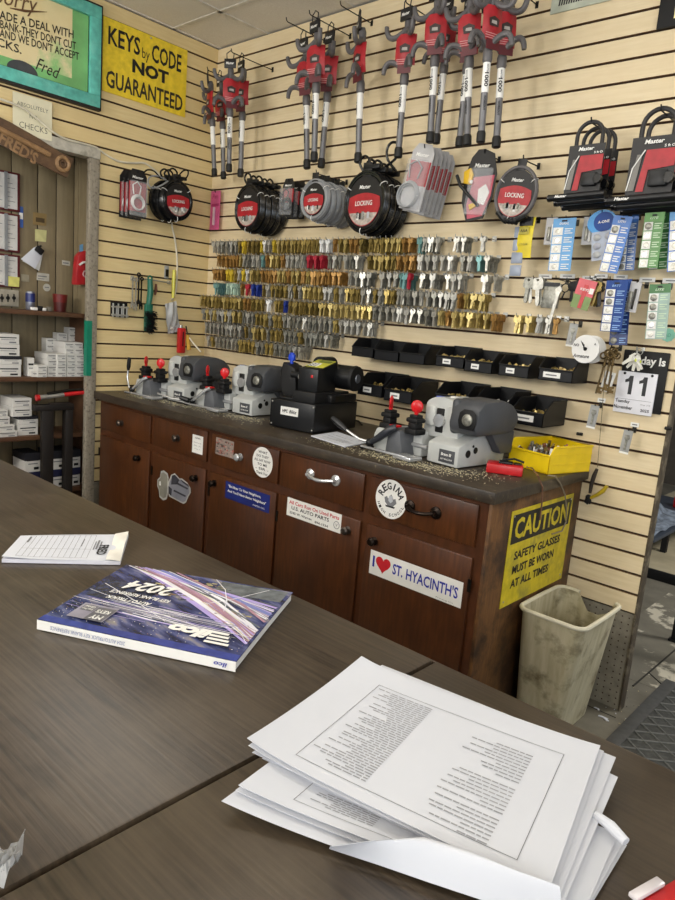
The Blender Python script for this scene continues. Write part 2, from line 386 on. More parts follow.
def bow(parent, p0, p1, m, name='handle'):
    b = B(); y = FY-.0122; c0 = V((p0[0], y, p0[2])); c1 = V((p1[0], y, p1[2])); d = (c1-c0)
    for c in (c0, c1): b.lathe([(.022, 0), (.021, .004), (.010, .009), (.007, .022)], c, -Y, m, 18)
    pts = [c0+d*s-Y*(.016+.016*math.sin(math.pi*s))-Z*.008*math.sin(math.pi*s) for s in [k/10 for k in range(11)]]
    b.tube(pts, .0065, m, 10); return b.out(name, parent)
def FF(u, v): return PY(u, v, FY-.012)
DKB = mat('dark_bronze', '2a211b', .35, .8, .2)
PEWT = mat('dull_knob_metal', '6a6058', .35, .9, .2)
for i, (u, v) in enumerate([(122, 423), (178, 438), (240.5, 457)]): knob(DR[i], FF(u, v), PEWT if i < 2 else CHR, .017)
bow(DR[3], FF(310.5, 474), FF(336, 480.5), CHR)
bow(DR[4], FF(410, 506), FF(436, 513), DKB)
for i, (u, v) in enumerate([(139, 458), (196, 478), (214.5, 483), (348, 530), (374.5, 541)]): knob(DO[i], FF(u, v), [DKB, DKB, DKB, PEWT, DKB][i], .016)
# stickers, each stuck on its drawer or door
def sticker(parent, quad, m, label, items=(), extra=None, th=.0006):
    b = B(); q = [FF(*p)-Y*.0004 for p in quad]   # tl tr br bl
    xl = (q[0].x+q[3].x)/2; xr = (q[1].x+q[2].x)/2; zt = (q[0].z+q[1].z)/2; zb = (q[2].z+q[3].z)/2; y = FY-.0125
    b.box(xl, xr, y-th, y, zb, zt, m); W = xr-xl; H = zt-zb
    for (s, fx, fz, fw, fh, col, bd, sh) in items:
        put_text(b, s, (xl+fx*W, y-th, zb+fz*H), X, Z, fw*W, fh*H, col, bd, sh, .0005)
    if extra: extra(b, xl, xr, zb, zt, y-th)
    o = b.out('sticker', parent, smooth=False); o['label'] = label; return o
BLUI = mat('blue_ink', '2430a0', .5); REDI = mat('red_ink', 'c8202c', .5)
sticker(DR[1], [(193, 434), (203.5, 437), (202.5, 455), (192, 452)], WHT, 'small white tag sticker with a black line on top',
        [('OPEN', .5, .84, .5, .08, INK, .02, 0), ('Store hours', .5, .6, .7, .07, INKG, 0, 0), ('Mon - Fri', .5, .42, .6, .07, INKG, 0, 0), ('9 to 5', .5, .25, .5, .07, INKG, 0, 0)])
def mottled(b, xl, xr, zb, zt, y):
    rr = random.Random(3)
    for k in range(70):
        x = xl+rr.random()*(xr-xl-.012)+.003; z = zb+rr.random()*(zt-zb-.012)+.003
        b.box(x, x+.004+.008*rr.random(), y-.0004, y, z, z+.003+.004*rr.random(), rr.choice([mat('faded_red', 'a3584c', .6), mat('faded_grey', '5d534d', .6), mat('faded_pink', 'b08b80', .6)]))
sticker(DR[2], [(216, 437), (234, 441.5), (233.5, 458.5), (216, 454)], mat('faded_label', '8d7f76', .6), 'faded grey and red square label', (), mottled)
def round_sticker(parent, c, rx, rz, m, label, fn):
    c = FF(*c); y = FY-.0125; b = B(); n = 40
    b.prism([(rx*math.cos(2*math.pi*k/n), rz*math.sin(2*math.pi*k/n)) for k in range(n)], (c.x, y-.0006, c.z), X, Z, .0006, m)
    fn(b, c, y-.0006); o = b.out('sticker', parent, smooth=False); o['label'] = label; return o
def f_small(b, c, y):
    for k, (s, w) in enumerate([('WHAT', .055), ("DO THEY", .075), ("ALL SAY NOW", .1), ('TO ME', .06), ('- SIR -', .08), ('Thank You', .07)]):
        put_text(b, s, (c.x, y, c.z+.042-k*.0175), X, Z, w, .011, INK, .015)
round_sticker(DR[2], (262.6, 462.3), .062, .064, WHT, 'round white sticker with six lines of black words', f_small)
def f_reg(b, c, y):
    R = .047
    for k, ch in enumerate('REGINA'):
        a = R_(158-k*27.2); d = X*math.cos(a)+Z*math.sin(a)
        put_text(b, ch, V((c.x, y, c.z))+d*R, X*math.sin(a)-Z*math.cos(a), d, .019 if ch != 'I' else .006, .026, INK, .03)
    for k, ch in enumerate('HIGH SCHOOL'):
        if ch == ' ': continue
        a = R_(205+k*13.5); d = X*math.cos(a)+Z*math.sin(a)
        put_text(b, ch, V((c.x, y, c.z))+d*.056, -X*math.sin(a)+Z*math.cos(a), -d, .009, .011, INK, .02)
    # crest: saddle-like shield over a bar
    b.prism([(-.028, .006), (-.018, .012), (-.012, .004), (0, .022), (.012, .006), (.020, .010), (.026, -.006), (.012, -.020), (-.012, -.020), (-.024, -.010)], (c.x, y-.0004, c.z-.004), X, Z, .0004, INKG)
    b.prism([(-.008, .014), (.008, .014), (.010, -.004), (0, -.012), (-.010, -.004)], (c.x, y-.0008, c.z-.002), X, Z, .0004, mat('pale_ink', 'b9bcc2', .6))
    b.prism([(-.022, .002), (.022, .002), (.018, -.004), (-.018, -.004)], (c.x, y-.0008, c.z-.026), X, Z, .0004, INK)
round_sticker(DR[4], (391, 499.3), .068, .070, WHT, 'round white school sticker with black arched letters', f_reg)
sticker(DO[2], [(226, 482), (270, 494), (269.5, 512), (225, 499)], NAVY, 'navy blue bumper sticker with white words',
        [('"Be Nicer To Your Neighbors,', .44, .74, .74, .2, WHT, .02, .2), ("And You'll Have Better Neighbors\"", .49, .46, .88, .2, WHT, .02, .2), ('PAPER CO.', .78, .17, .26, .09, WHT, 0, 0)])
def seal(b, xl, xr, zb, zt, y):
    b.torus((xr-.022, y-.0002, zb+.028), Y, .014, .0012, INKG, 20, 5); put_text(b, 'V', (xr-.022, y, zb+.028), X, Z, .01, .012, INKG)
sticker(DO[3], [(287.5, 496.5), (342, 515), (340.5, 533.5), (287, 515)], WHT, 'white bumper sticker with red and black lines for used auto parts',
        [('All Cars Run On Used Parts', .5, .78, .92, .2, REDI, .02, 0), ('U.S. AUTO PARTS', .44, .5, .7, .2, INK, .02, 0), ('2345 W. Warren', .27, .22, .42, .13, INK, .02, 0), ('894-1334', .66, .15, .24, .13, INK, .02, 0)], seal)
def heart(b, xl, xr, zb, zt, y):
    pts = []
    for k in range(40):
        a = 2*math.pi*k/40; pts.append((.0021*16*math.sin(a)**3, .0021*(13*math.cos(a)-5*math.cos(2*a)-2*math.cos(3*a)-math.cos(4*a))))
    W = xr-xl; b.prism(pts, (xl+.155*W, y-.0005, zb+.55*(zt-zb)), X, Z, .0005, REDI)
sticker(DO[4], [(371, 549), (464, 583), (460.5, 607.5), (369, 573.5)], WHT, 'white I heart bumper sticker with tall blue letters',
        [('I', .045, .56, .022, .46, BLUI, .0, 0), ('ST.', .325, .54, .115, .44, BLUI, .025, 0), ("HYACINTH'S", .69, .53, .54, .46, BLUI, .02, 0), ('Printing Co.', .84, .08, .18, .06, INKG, 0, 0)], heart)
# silver cylinder-lock sticker cut to shape
c = FF(174.5, 487.5); y = FY-.0125; b = B()
SIL = mat('silver_print', '8d8e98', .4, .2); SILD = mat('dark_silver_print', '3c3c44', .5); EDG = mat('sticker_edge', 'b9b8b2', .6)
def blob(pts, m, e, ly, ctr=None):
    w = [FF(150+p[0]/13.5, 460+p[1]/13.5) for p in pts]; cc = ctr or (sum(p.x for p in w)/len(w), sum(p.z for p in w)/len(w))
    b.prism([(cc[0]+(p.x-cc[0])*e, cc[1]+(p.z-cc[1])*e) for p in w], (0, y-ly, 0), X, Z, .0005, m); return cc
face = [(150, 150), (190, 140), (240, 180), (252, 240), (245, 330), (240, 470), (225, 530), (180, 545), (130, 500), (120, 400), (100, 350), (102, 265), (140, 228)]
barrel = [(246, 300), (290, 200), (335, 178), (400, 250), (432, 248), (510, 310), (548, 380), (552, 440), (520, 495), (490, 570), (455, 592), (420, 575), (262, 492), (243, 440)]
cc = blob(face, EDG, 1, .0006); blob(face, mat('grey_print', '8f8c80', .5), .86, .0011, cc)
cc = blob(barrel, EDG, 1, .0006); blob(barrel, SIL, .90, .0011, cc)
for q_ in ([(300, 210), (340, 200), (400, 270), (370, 330), (290, 330)], [(370, 300), (520, 380), (510, 400), (355, 320)], [(330, 400), (490, 480), (480, 500), (320, 420)], [(415, 262), (520, 330), (535, 370), (440, 300)], [(255, 350), (300, 390), (290, 480), (255, 450)]): blob(q_, SILD, 1, .0016)
blob([(130, 290), (150, 285), (150, 345), (130, 340)], WHT, 1, .0016)
b.out('sticker', DO[1], smooth=False)['label'] = 'silver grey sticker cut in the shape of a lock cylinder'
# worktop
wt = thing('worktop', 'dark scuffed laminate worktop strewn with metal dust on the walnut cabinet', 'worktop', (1.25, -.36, .864))
b = B(); b.box(.012, 2.458, -.726, -.006, .8645, .904, CABTOP, .003); b.out('top_board', wt)
# caution sign on the side panel
t = thing('caution_sign', 'yellow and black safety glasses caution sign on cabinet end', 'sign', tuple(PX(520, 560, 2.442)))
q = [PX(u, v, 2.4415) for u, v in ((511, 512), (571.5, 494), (564, 573.5), (500, 612.5))]
y0 = (q[0].y+q[3].y)/2; y1 = (q[1].y+q[2].y)/2; z0 = (q[2].z+q[3].z)/2; z1 = (q[0].z+q[1].z)/2; W = y1-y0; H = z1-z0
YS = stained('worn_yellow_sign', 'cdb920', '8d8636', 9, (.5, .72), .5); SBK = stained('sign_black', '1c1b17', '3a3722', 14, (.55, .7), .55)
b = B(); b.box(2.4405, 2.4425, y0, y1, z0, z1, YS); b.out('board', t)
b = B(); b.box(2.4426, 2.4430, y0+.03*W, y1-.03*W, z0+.655*H, z0+.955*H, SBK); b.out('header_panel', t)
letters(t, [('CAUTION', (2.4431, (y0+y1)/2, z0+.805*H), Y, Z, .86*W, .22*H, .03, 0, YS)] +
        [(s, (2.4426, y0+(.11+fw/2)*W, z0+fz*H), Y, Z, fw*W, .092*H, .035, 0, SBK) for s, fw, fz in (('SAFETY GLASSES', .74, .52), ('MUST BE WORN', .66, .37), ('AT ALL TIMES', .60, .22))])
b = B()
for yy in (y0+.02, y1-.02):
    for zz in (z0+.02, z1-.02): b.ball((2.4428, yy, zz), .002, .004, .004, STEEL)
b.out('screw', t)
# ================================================================== SIGNS ON THE LEFT WALL
def mpp(P): return -((CROT.inverted() @ (V(P)-CAM)).z)/FPX
def rectL(q, x): 
    p = [PX(u, v, x) for u, v in q]; return (p[0].y+p[3].y)/2, (p[1].y+p[2].y)/2, (p[2].z+p[3].z)/2, (p[0].z+p[1].z)/2
# big painted sign in a teal frame
t = thing('painted_sign', 'large framed teal and green painted apology sign above the doorway', 'sign', (0.02, -1.2, 2.32))
y0, y1, z0, z1 = -1.78, PX(101, 58, .03).y, PX(99, 108, .03).z, PX(103, 8, .03).z
FR = mat('black_frame_edge', '1d1a18', .5)
b = B(); b.box(.002, .010, y0, y1, z0, z1, FR); fw = .055
for a in ((y0, y1, z0, z0+fw), (y0, y1, z1-fw, z1), (y0, y0+fw, z0+fw, z1-fw), (y1-fw, y1, z0+fw, z1-fw)): b.box(.010, .032, *a, TEAL, .002)
for a in ((y0-.004, y1+.004, z0-.012, z0), (y0-.004, y1+.004, z1, z1+.008), (y1, y1+.006, z0-.012, z1+.008)): b.box(.002, .030, *a, FR)
b.out('frame', t)
m = stained('painted_field', 'eee0b4', '8fca80', 3.2, (.54, .68), .4, 'e4d09a', 4)
b = B(); b.box(.0105, .0125, y0+fw-.002, y1-fw+.002, z0+fw-.002, z1-fw+.002, m)
gm = mat('green_paint', '7fbf78', .4, 0, .15, 8)
b.box(.0125, .0128, y1-fw-.085, y1-fw, z0+fw, z1-fw, gm); b.box(.0125, .0131, y0+fw, y1-fw, z0+fw, z0+fw+.045, gm)
b.box(.0125, .0132, y1-fw-.004, y1-fw, z0+fw, z1-fw, FR); b.box(.0125, .0132, y0+fw, y1-fw, z0+fw, z0+fw+.006, FR)
b.out('painted_board', t)
xx = .0133
def lineL(s, pa, pb, h, m, bold=0., sh=0., x=xx, up=None):
    a, c = PX(*pa, x), PX(*pb, x); d = c-a
    return (s, (a+c)/2, d, Z.cross(d).cross(d)*-1 if False else (Z-d.normalized()*Z.dot(d.normalized())), d.length, h, bold, sh, m)
a = PX(12, 74, xx); c = PX(37, 82, xx); rr = (c-a).length*.62
b = B(); b.prism([(rr*math.cos(math.pi*k/16), rr*.62*math.sin(math.pi*k/16)) for k in range(17)], (xx+.0005, (a.y+c.y)/2-.01, z0+fw+.006), Y, Z, .0008, mat('slate_paint', '45484c', .5)); b.out('painted_mound', t)
def along(s_full, s_vis, pa, pb):
    """stretch a line leftwards so the visible end keeps its letter width"""
    a, c = PX(*pa, xx), PX(*pb, xx); w = txt(s_full)[3]-txt(s_full)[2]; wv = txt(s_vis)[3]-txt(s_vis)[2]
    return c-(c-a)*(w/wv), c
its = []
SIGNINK = mat('brown_black_paint', '2f2a24', .5)
for full, vis, pa, pb, h in (("WE MADE A DEAL WITH", "A DEAL WITH", (20, 20), (73.5, 34.5), .036), ("THE BANK-THEY DON'T CUT", "THEY DON'T CUT", (21.5, 30), (76, 46), .036), ("KEYS AND WE DON'T ACCEPT", "WE DON'T ACCEPT", (18, 38), (79, 56.5), .036), ("CHECKS.", "KS.", (6, 44.5), (21.5, 50), .036)):
    a, c = along(full, vis, pa, pb); its.append((full, (a+c)/2, c-a, Z, (c-a).length, h, .012, 0, SIGNINK))
its.append(lineL('Fred', (36, 63), (60, 74), .055, SIGNINK, 0, .35)); its.append(lineL('Sorry', (-6, -4), (38, 8), .09, mat('brown_script', '6b4c33', .5), 0, .35))
letters(t, its)
b = B(); b.tube([PX(10, 8, xx+.001), PX(25, 11, xx+.001), PX(47, 12, xx+.001)], [.002, .006, .001], MATS['brown_script'], 6); b.out('underline', t)
# yellow sign
t = thing('yellow_sign', 'yellow keys by code not guaranteed sign beside the teal framed sign', 'sign', tuple(PX(145, 104, .005)))
y0, y1, z0, z1 = rectL(((103.7, 17), (186.7, 49), (186, 116), (101.9, 92)), .006); W = y1-y0; H = z1-z0
b = B(); b.box(.001, .006, y0, y1, z0, z1, stained('yellow_board', 'f2d437', 'eccb30', 3, (.4, .9), .42)); b.out('board', t)
letters(t, [(s, (.0062, y0+fy*W, z1-fz*H), Y, Z, w*W, h*H, bd, 0, cc) for s, fy, fz, w, h, bd, cc in (('KEYS', .235, .225, .36, .25, .02, INK), ('by', .485, .31, .09, .19, 0, INK), ('CODE', .74, .235, .37, .26, .02, INK), ('NOT', .55, .515, .44, .19, .045, INK), ('GUARANTEED', .50, .815, .92, .24, .02, SIGNINK))])
b = B(); b.ball((.0065, (y0+y1)/2+.02, z1-.012), .003, .005, .005, STEEL); b.out('screw', t)
# paper note
y0, y1, z0, z1 = rectL(((12, 90.8), (51.6, 102.4), (52.4, 141.9), (13.5, 131.3)), .017); W = y1-y0; H = z1-z0
t = thing('paper_note', 'cream handwritten absolutely no checks note under the teal framed sign', 'note', (.017, (y0+y1)/2, z0))
b = B(); b.box(.0158, .0165, y0, y1, z0, z1, mat('cream_paper', 'e3ddc0', .8, 0, .05)); b.out('sheet', t)
PEN = mat('pencil_line', '55544c', .8)
letters(t, [('ABSOLUTELY', (.0166, y0+.5*W, z0+.74*H), Y, Z, .8*W, .10*H, -.01, 0, PEN), ('NO', (.0166, y0+.52*W, z0+.50*H), Y, Z, .2*W, .1*H, -.01, 0, PEN), ('CHECKS', (.0166, y0+.52*W, z0+.23*H), Y, Z, .72*W, .15*H, -.01, 0, PEN)])
# carved board with wrench
x = .02; p = [PX(u, v, x) for u, v in ((-34, 101), (74, 159), (67, 177.5), (-34, 127))]
t = thing('carved_sign', "carved wooden name board with raised wrench hanging over the doorway", 'sign', tuple(p[3]))
CW = stained('carved_wood', '6f543b', '4b3625', 7, (.45, .7), .5, '5c442f', 8, (3, 6, 14)); CWL = stained('carved_relief', '9c7a55', '7d5f40', 7, (.45, .7), .45)
pts = [(q.y, q.z) for q in p]; mid = [(PX(u, v, x).y, PX(u, v, x).z) for u, v in ((10, 122), (40, 139), (60, 152))]
b = B(); b.prism([pts[3], pts[2]]+[pts[1]]+mid[::-1]+[pts[0]], (x, 0, 0), Y, Z, .018, CW); b.out('board', t)
b = B(); P = lambda u, v: PX(u, v, x+.006)
b.tube([P(-30, 114), P(10, 134), P(50, 155)], [.012, .012, .013], CWL, 8); b.torus(P(63, 164), X, .030, .010, CWL, 20, 7); b.torus(P(63, 164), X, .015, .006, CW, 16, 6); b.out('wrench_relief', t)
a, c = PX(0, 135, x+.001), PX(37, 158.5, x+.001); d = c-a
letters(t, [("FRED'S", (a+c)/2-Z*.006, d, Z-d.normalized()*Z.dot(d.normalized()), d.length, .058, .035, 0, CWL)], lift=.002)
# white cord
pts = [(-40, 86), (0, 99), (14, 104), (26, 110), (40, 121), (53, 132), (66, 139), (85, 144), (97, 148), (105, 154), (118, 161), (133, 163), (144, 163), (152, 168), (160, 175), (168, 182), (172, 195), (172.5, 212), (172, 225), (175, 240), (177, 258), (177, 275), (175.5, 292), (171.5, 300)]
xs = [.030]*6+[.022, .018, .012]+[.006]*15
b = B(); b.curve([PX(u, v, xs[i]) for i, (u, v) in enumerate(pts)], .0052, mat('ivory_cable', 'd9d2bd', .5), 8)
tag(b.out('power_cord'), 'ivory power cord running over the doorway and down the left slat wall', 'cord')
# ================================================================== HANGING PACKS
MASTER = 'Master'
def hook_obj(name, P, length, label, n=-Y, m=BLKM, cat='hook', r=.0025, group=None):
    """slat-wall hook whose tip sits at P; n is the wall's outward normal"""
    P = V(P); w = P-n*length; b = B(); b.tube([w+Z*.001, w+n*length*.5, P-n*.012, P-n*.004+Z*.004, P+Z*.016], r, m, 7)
    s = n.cross(Z); q = w+n*.0035
    c = [q-s*.016, q+s*.016]; b.prism([(-.006, -.010), (.006, -.010), (.006, .014), (-.006, .014)], q, s if s.cross(Z).dot(n) > 0 else -s, Z, .003, m)
    return tag(b.out(name), label, cat, group)
def coil_proto(name, label, cat, cable, r, loops, R, card=CARD, panel=REDC, ex=.92, ey=1., ties=WHT, group=None, tail=True):
    t = thing(name, label, cat, group=group); rr = random.Random(len(name)+loops)
    b = B()
    for k in range(loops):
        b.torus((rr.uniform(-.003, .003), -.007+.0075*(k % 4), -R-.02+rr.uniform(-.004, .004)), Y, R-r*1.6*(k//4)-r, r, cable, 32, 7, ex*(1+rr.uniform(-.02, .02)), ey)
    b.out('cable_coil', t, True)
    ri = R-r*1.6*((loops+3)//4)-r
    b = B(); n = 32; cz = -R-.02
    b.prism([(ri*ex*1.06*math.cos(2*math.pi*k/n), ri*ey*1.06*math.sin(2*math.pi*k/n)) for k in range(n)], (0, -.010, cz), X, Z, .003, card)
    b.out('label_card', t, True)
    b = B(); b.box(-.022, .022, -.011, -.006, -.045, .008, card, .002); b.out('hang_tab', t, True)
    b = B(); a0, a1 = R_(196), R_(350); q = [(ri*ex*math.cos(a0+(a1-a0)*k/16), ri*ey*math.sin(a0+(a1-a0)*k/16)) for k in range(17)]
    top = [(ri*ex*(.92-.115*k*2), ri*ey*(.10+.26*math.sin(math.pi*(k+1)/10))) for k in range(9)]
    b.prism(q+top, (0, -.0135, cz), X, Z, .0006, panel)
    a0, a1 = R_(208), R_(332); q2 = [(ri*ex*.97*math.cos(a0+(a1-a0)*k/14), ri*ey*.97*math.sin(a0+(a1-a0)*k/14)) for k in range(15)]
    b.prism(q2, (0, -.0140, cz), X, Z, .0004, mat('photo_beige', 'b9aea4', .45, 0, .3, 60))
    for k in range(7):
        xx = rr.uniform(-.55, .4)*ri; zz = rr.uniform(-.78, -.62)*ri; b.box(xx, xx+.12*ri, -.0150, -.0144, cz+zz, cz+zz+.26*ri, rr.choice([WHT, NICKD, MATS['pale_ink'], MATS['photo_dark'] if 'photo_dark' in MATS else CARD]))
    b.out('red_panel', t, True)
    letters(t, [(MASTER, (0, -.0137, cz+.60*ri), X, Z, .62*ri, .16*ri, .02, .2, WHT), ('LOCKING', (0, -.0146, cz-.06*ri), X, Z, .95*ri, .20*ri, .01, 0, WHT)], local=True)
    for a in (35, 150, 265):
        b = B(); d = V((math.cos(R_(a))*ex, 0, math.sin(R_(a))*ey)); b.torus(V((0, .0, cz))+d*(R-r*1.6), d.cross(Y), .013+r*.4, .0016, ties, 14, 5); b.out('twist_tie', t, True)
    if tail:
        b = B(); b.curve([(-.03, .0, -.02), (-.05, -.002, .012), (-.028, -.004, .034), (-.002, -.004, .022), (.006, 0, -.01)], r*.8, cable, 8)
        b.box(-.02, .06, -.012, .006, -.018, .0, BLK, .004); b.out('cable_end', t, True)
    return t
def place_stack(proto, P, n, step, labels, normal=-Y, yaw=0., scale=1., tilt=0., sway=0., group=None):
    """n packs along one hook from the front one at P back towards the wall"""
    rz = (R_(90) if normal.x > .5 else 0)+R_(yaw); out = []
    for k in range(n):
        loc = V(P)-normal*step*k-Z*.006*(k % 2); rot = (0, R_(tilt)+R_(sway)*((k % 3)-1), rz+R_(1.2)*((k*7) % 3-1))
        if k == 0 and not proto.get('used'):
            proto.location = loc; proto.rotation_euler = rot; proto.scale = (scale,)*3; proto['label'] = labels[0]; proto['used'] = 1; o = proto
        else: o = dup(proto, loc, rot, labels[k], scale)
        if group: o['group'] = group
        out.append(o)
    return out
def clean(o):
    if 'used' in o: del o['used']
# black coils on the back wall: beside the pink card, and the big one in the middle
pk = coil_proto('cable_lock', 'x', 'cable lock', BLKG, .0062, 8, .118)
P = PY(251, 180, -.187)
place_stack(pk, P, 5, .038, ['black coiled cable lock at the front of the bunch beside the pink card']+['black coiled cable lock, %s from the front of the bunch beside the pink card' % nth(k) for k in (2, 3, 4)]+['black coiled cable lock nearest the wall behind the bunch beside the pink card'], scale=1.0)
hook_obj('wall_hook', P-Y*.008+Z*.004, .187, 'black hook holding the black cable bunch beside the pink card')
P = PY(369.5, 165, -.17)
place_stack(pk, P, 4, .044, ['largest black coiled cable lock at the front, under the single steering lock']+['large black coiled cable lock, %s of the bunch under the single steering lock' % nth(k) for k in (2, 3)]+['large black coiled cable lock nearest the wall under the single steering lock'], scale=1.14)
hook_obj('wall_hook', P-Y*.008+Z*.004, .17, 'black hook holding the biggest black cable bunch')
b = B(); pts = [PY(u, v, -.10) for u, v in ((396, 171), (388, 160), (387, 150), (391, 143), (397, 143), (400, 149), (396, 158), (388, 165), (380, 170))]; b.curve(pts, .006, BLKG, 8)
tag(b.out('cable_loop'), 'black cable eye standing up over the biggest black cable bunch', 'cable loop')
pk2 = coil_proto('cable_lock', 'x', 'cable lock', BLKG, .006, 6, .105)
P = PX(176.5, 176, .15)
place_stack(pk2, P, 3, .04, ['black coiled cable lock at the front on the left wall hook', 'black coiled cable lock in the middle of the left wall hook', 'black coiled cable lock nearest the slats on the left wall hook'], normal=X, sway=4)
hook_obj('wall_hook', P+X*.008+Z*.004, .16, 'black hook holding the black cable locks on the left wall', X)
b = B()
for pp in (((166, 180), (158, 176), (150, 177), (148, 183), (152, 188), (160, 186), (168, 181)), ((177, 178), (183, 171), (188, 171), (187, 177), (181, 181)), ((160, 178), (154, 171), (147, 170), (143, 174))):
    b.curve([PX(u, v, .182) for u, v in pp], .004, GRAYC if pp[0] == (166, 180) else BLKG, 8)
tag(b.out('cable_loop'), 'loose looped cable ends over the left wall black cable locks', 'cable loop')
pk3 = coil_proto('grey_cable_lock', 'x', 'cable lock', GRAYC, .0058, 6, .10, tail=False, ex=.97)
P = PY(317, 174.5, -.215)
place_stack(pk3, P, 6, .036, ['grey coiled cable lock at the front between red pack and big black bunch']+['grey coiled cable lock, %s from the front of its bunch' % nth(k) for k in (2, 3, 4, 5)]+['grey coiled cable lock nearest the wall in its bunch'], scale=.92)
hook_obj('wall_hook', P-Y*.008+Z*.004, .215, 'black hook holding the grey coiled cable bunch')
pk4 = coil_proto('oval_cable_lock', 'oval grey cable lock with red panel above the yellow battery strip', 'cable lock', VGREY, .0085, 2, .12, ex=.86, tail=False)
P = PY(524, 161, -.13); pk4.location = P; pk4.rotation_euler = (0, R_(7), 0); pk4.scale = (.86,)*3
b = B(); b.tube([(-.07, -.004, -.222), (-.03, -.006, -.252), (.02, -.006, -.254), (.075, -.004, -.225)], .013, BLK, 10)
for k in range(4): b.cyl((-.026+.018*k, -.006, -.2535), (-.016+.018*k, -.006, -.2545), .0145, BLKM, None, 12)
b.out('combination_barrel', pk4, True)
hook_obj('wall_hook', P-Y*.01+Z*.004, .13, 'black hook holding the oval grey cable lock')
# blister packs -----------------------------------------------------------
def blister_proto(name, label, cat, w, h, card, panel, coilm, cr=.030, kind='coil', clear=True, tie=None, cx=0., cz=-.66, ph=.60):
    t = thing(name, label, cat)
    b = B(); b.prism([(-w/2, -h), (w/2, -h), (w/2, -.024), (-w/2, -.024)], (0, 0, 0), X, Z, .0015, card); b.out('backing_card', t, True)
    b = B(); b.prism([(-w/2, -.024), (w/2, -.024), (w/2, -.02), (w*.3, .012), (-w*.3, .012), (-w/2, -.02)], (0, 0, 0), X, Z, .0015, card); b.out('hang_tab', t, True)
    b = B(); b.box(-w*.47, w*.47, -.0008, 0, -h*ph, -h*.22, panel); b.out('red_panel', t, True)
    letters(t, [(MASTER, (0, -.001, -h*.12), X, Z, w*.6, h*.06, .02, .2, WHT)], local=True)
    b = B()
    if kind == 'coil':
        for k in range(6): b.torus((cx, -.006-.004*(k % 4), h*cz-.0015*k), Y, cr-.0012*k, .0036, coilm, 24, 6)
        b.tube([(-cr*.7, -.008, -h*.5), (-cr*.9, -.010, -h*.3), (-cr*.2, -.01, -h*.22), (cr*.4, -.01, -h*.32), (cr*.2, -.01, -h*.5)], .0032, coilm, 7)
    b.out('cable_coil', t, True)
    if clear:
        b = B(); b.box(-w*.46, w*.46, -.026, -.002, -h*.97, -h*.2, CLEAR, .008); b.out('blister', t, True)
    return t
bp = blister_proto('red_cable_pack', 'x', 'cable lock pack', .105, .225, CARD, REDC, mat('white_cable', 'd8d8d6', .35), .036, ph=.86)
P = PX(138, 172, .15)
place_stack(bp, P, 3, .042, ['red carded white cable pack in front on the left wall', 'red carded white cable pack in the middle of three on the left wall', 'red carded white cable pack closest to the left slats'], normal=X)
hook_obj('wall_hook', P+X*.006-Z*.006, .156, 'black hook holding the red cable packs on the left wall', X)
bp2 = blister_proto('small_red_pack', 'x', 'cable lock pack', .085, .17, CARD, REDC, BLKG, .032)
P = PY(289, 181, -.13)
place_stack(bp2, P, 3, .04, ['small red and black carded lock pack in front, beside the grey coils', 'small red and black carded lock pack, middle one beside the grey coils', 'small red and black carded lock pack at the wall beside the grey coils'])
hook_obj('wall_hook', P-Y*.006-Z*.006, .13, 'black hook holding the small red packs')
bp3 = blister_proto('clear_cable_pack', 'x', 'cable lock pack', .115, .25, mat('pale_card', 'b4b3b4', .4), REDC, mat('pale_grey_cable', '97999b', .35), .052, cx=-.02, cz=-.76)
P = PY(425, 147, -.19)
place_stack(bp3, P, 6, .030, ['clear blister pack of grey cable in front, beside the big black bunch']+['clear blister pack of grey cable, %s from the front' % nth(k) for k in (2, 3, 4, 5)]+['clear blister pack of grey cable closest to the wall'], tilt=12)
hook_obj('wall_hook', P-Y*.006-Z*.006, .19, 'black hook holding the clear grey cable packs')
# red lock pack with yellow trim
t = thing('lock_kit_pack', 'red and black lock pack with yellow trim beside the oval cable lock', 'lock pack', tuple(PY(485, 152, -.12)), (0, R_(4), 0))
b = B(); b.prism([(-.055, -.02), (-.075, -.10), (-.07, -.19), (-.035, -.265), (.04, -.25), (.068, -.17), (.07, -.08), (.045, -.005), (.0, .012), (-.03, .01)], (0, 0, 0), X, Z, .004, CARD); b.out('backing_card', t, True)
b = B(); b.prism([(-.03, -.095), (.062, -.085), (.06, -.165), (.035, -.24), (-.03, -.255), (-.045, -.2)], (0, -.001, 0), X, Z, .001, mat('rose_card', 'c75a6c', .4))
b.prism([(.0, -.14), (.03, -.12), (.052, -.15), (.035, -.2), (.005, -.19)], (0, -.002, 0), X, Z, .001, WHT); b.out('red_panel', t, True)
letters(t, [(MASTER, (.0, -.0012, -.05), X, Z, .07, .016, .02, .2, WHT)], local=True)
b = B(); b.prism([(-.075, -.075), (-.045, -.06), (-.03, -.085), (-.035, -.125), (-.07, -.12)], (0, -.012, 0), X, Z, .010, mat('yellow_trim', 'e2b51d', .4), bev=.003); b.prism([(-.03, -.2), (.0, -.19), (.005, -.205), (-.022, -.222)], (0, -.010, 0), X, Z, .008, MATS['yellow_trim'], bev=.002)
b.tube([(-.105, -.012, -.09), (-.075, -.02, -.13), (-.03, -.02, -.165), (.02, -.015, -.205)], .007, BLK, 8); b.ball((-.03, -.016, -.115), .008, .004, .008, WHT); b.out('lock_body', t, True)
b = B(); b.box(-.045, .06, -.022, -.003, -.24, -.06, CLEAR, .012); b.out('blister', t, True)
hook_obj('wall_hook', t.location-Y*.006-Z*.006, .12, 'black hook holding the yellow trimmed lock pack')
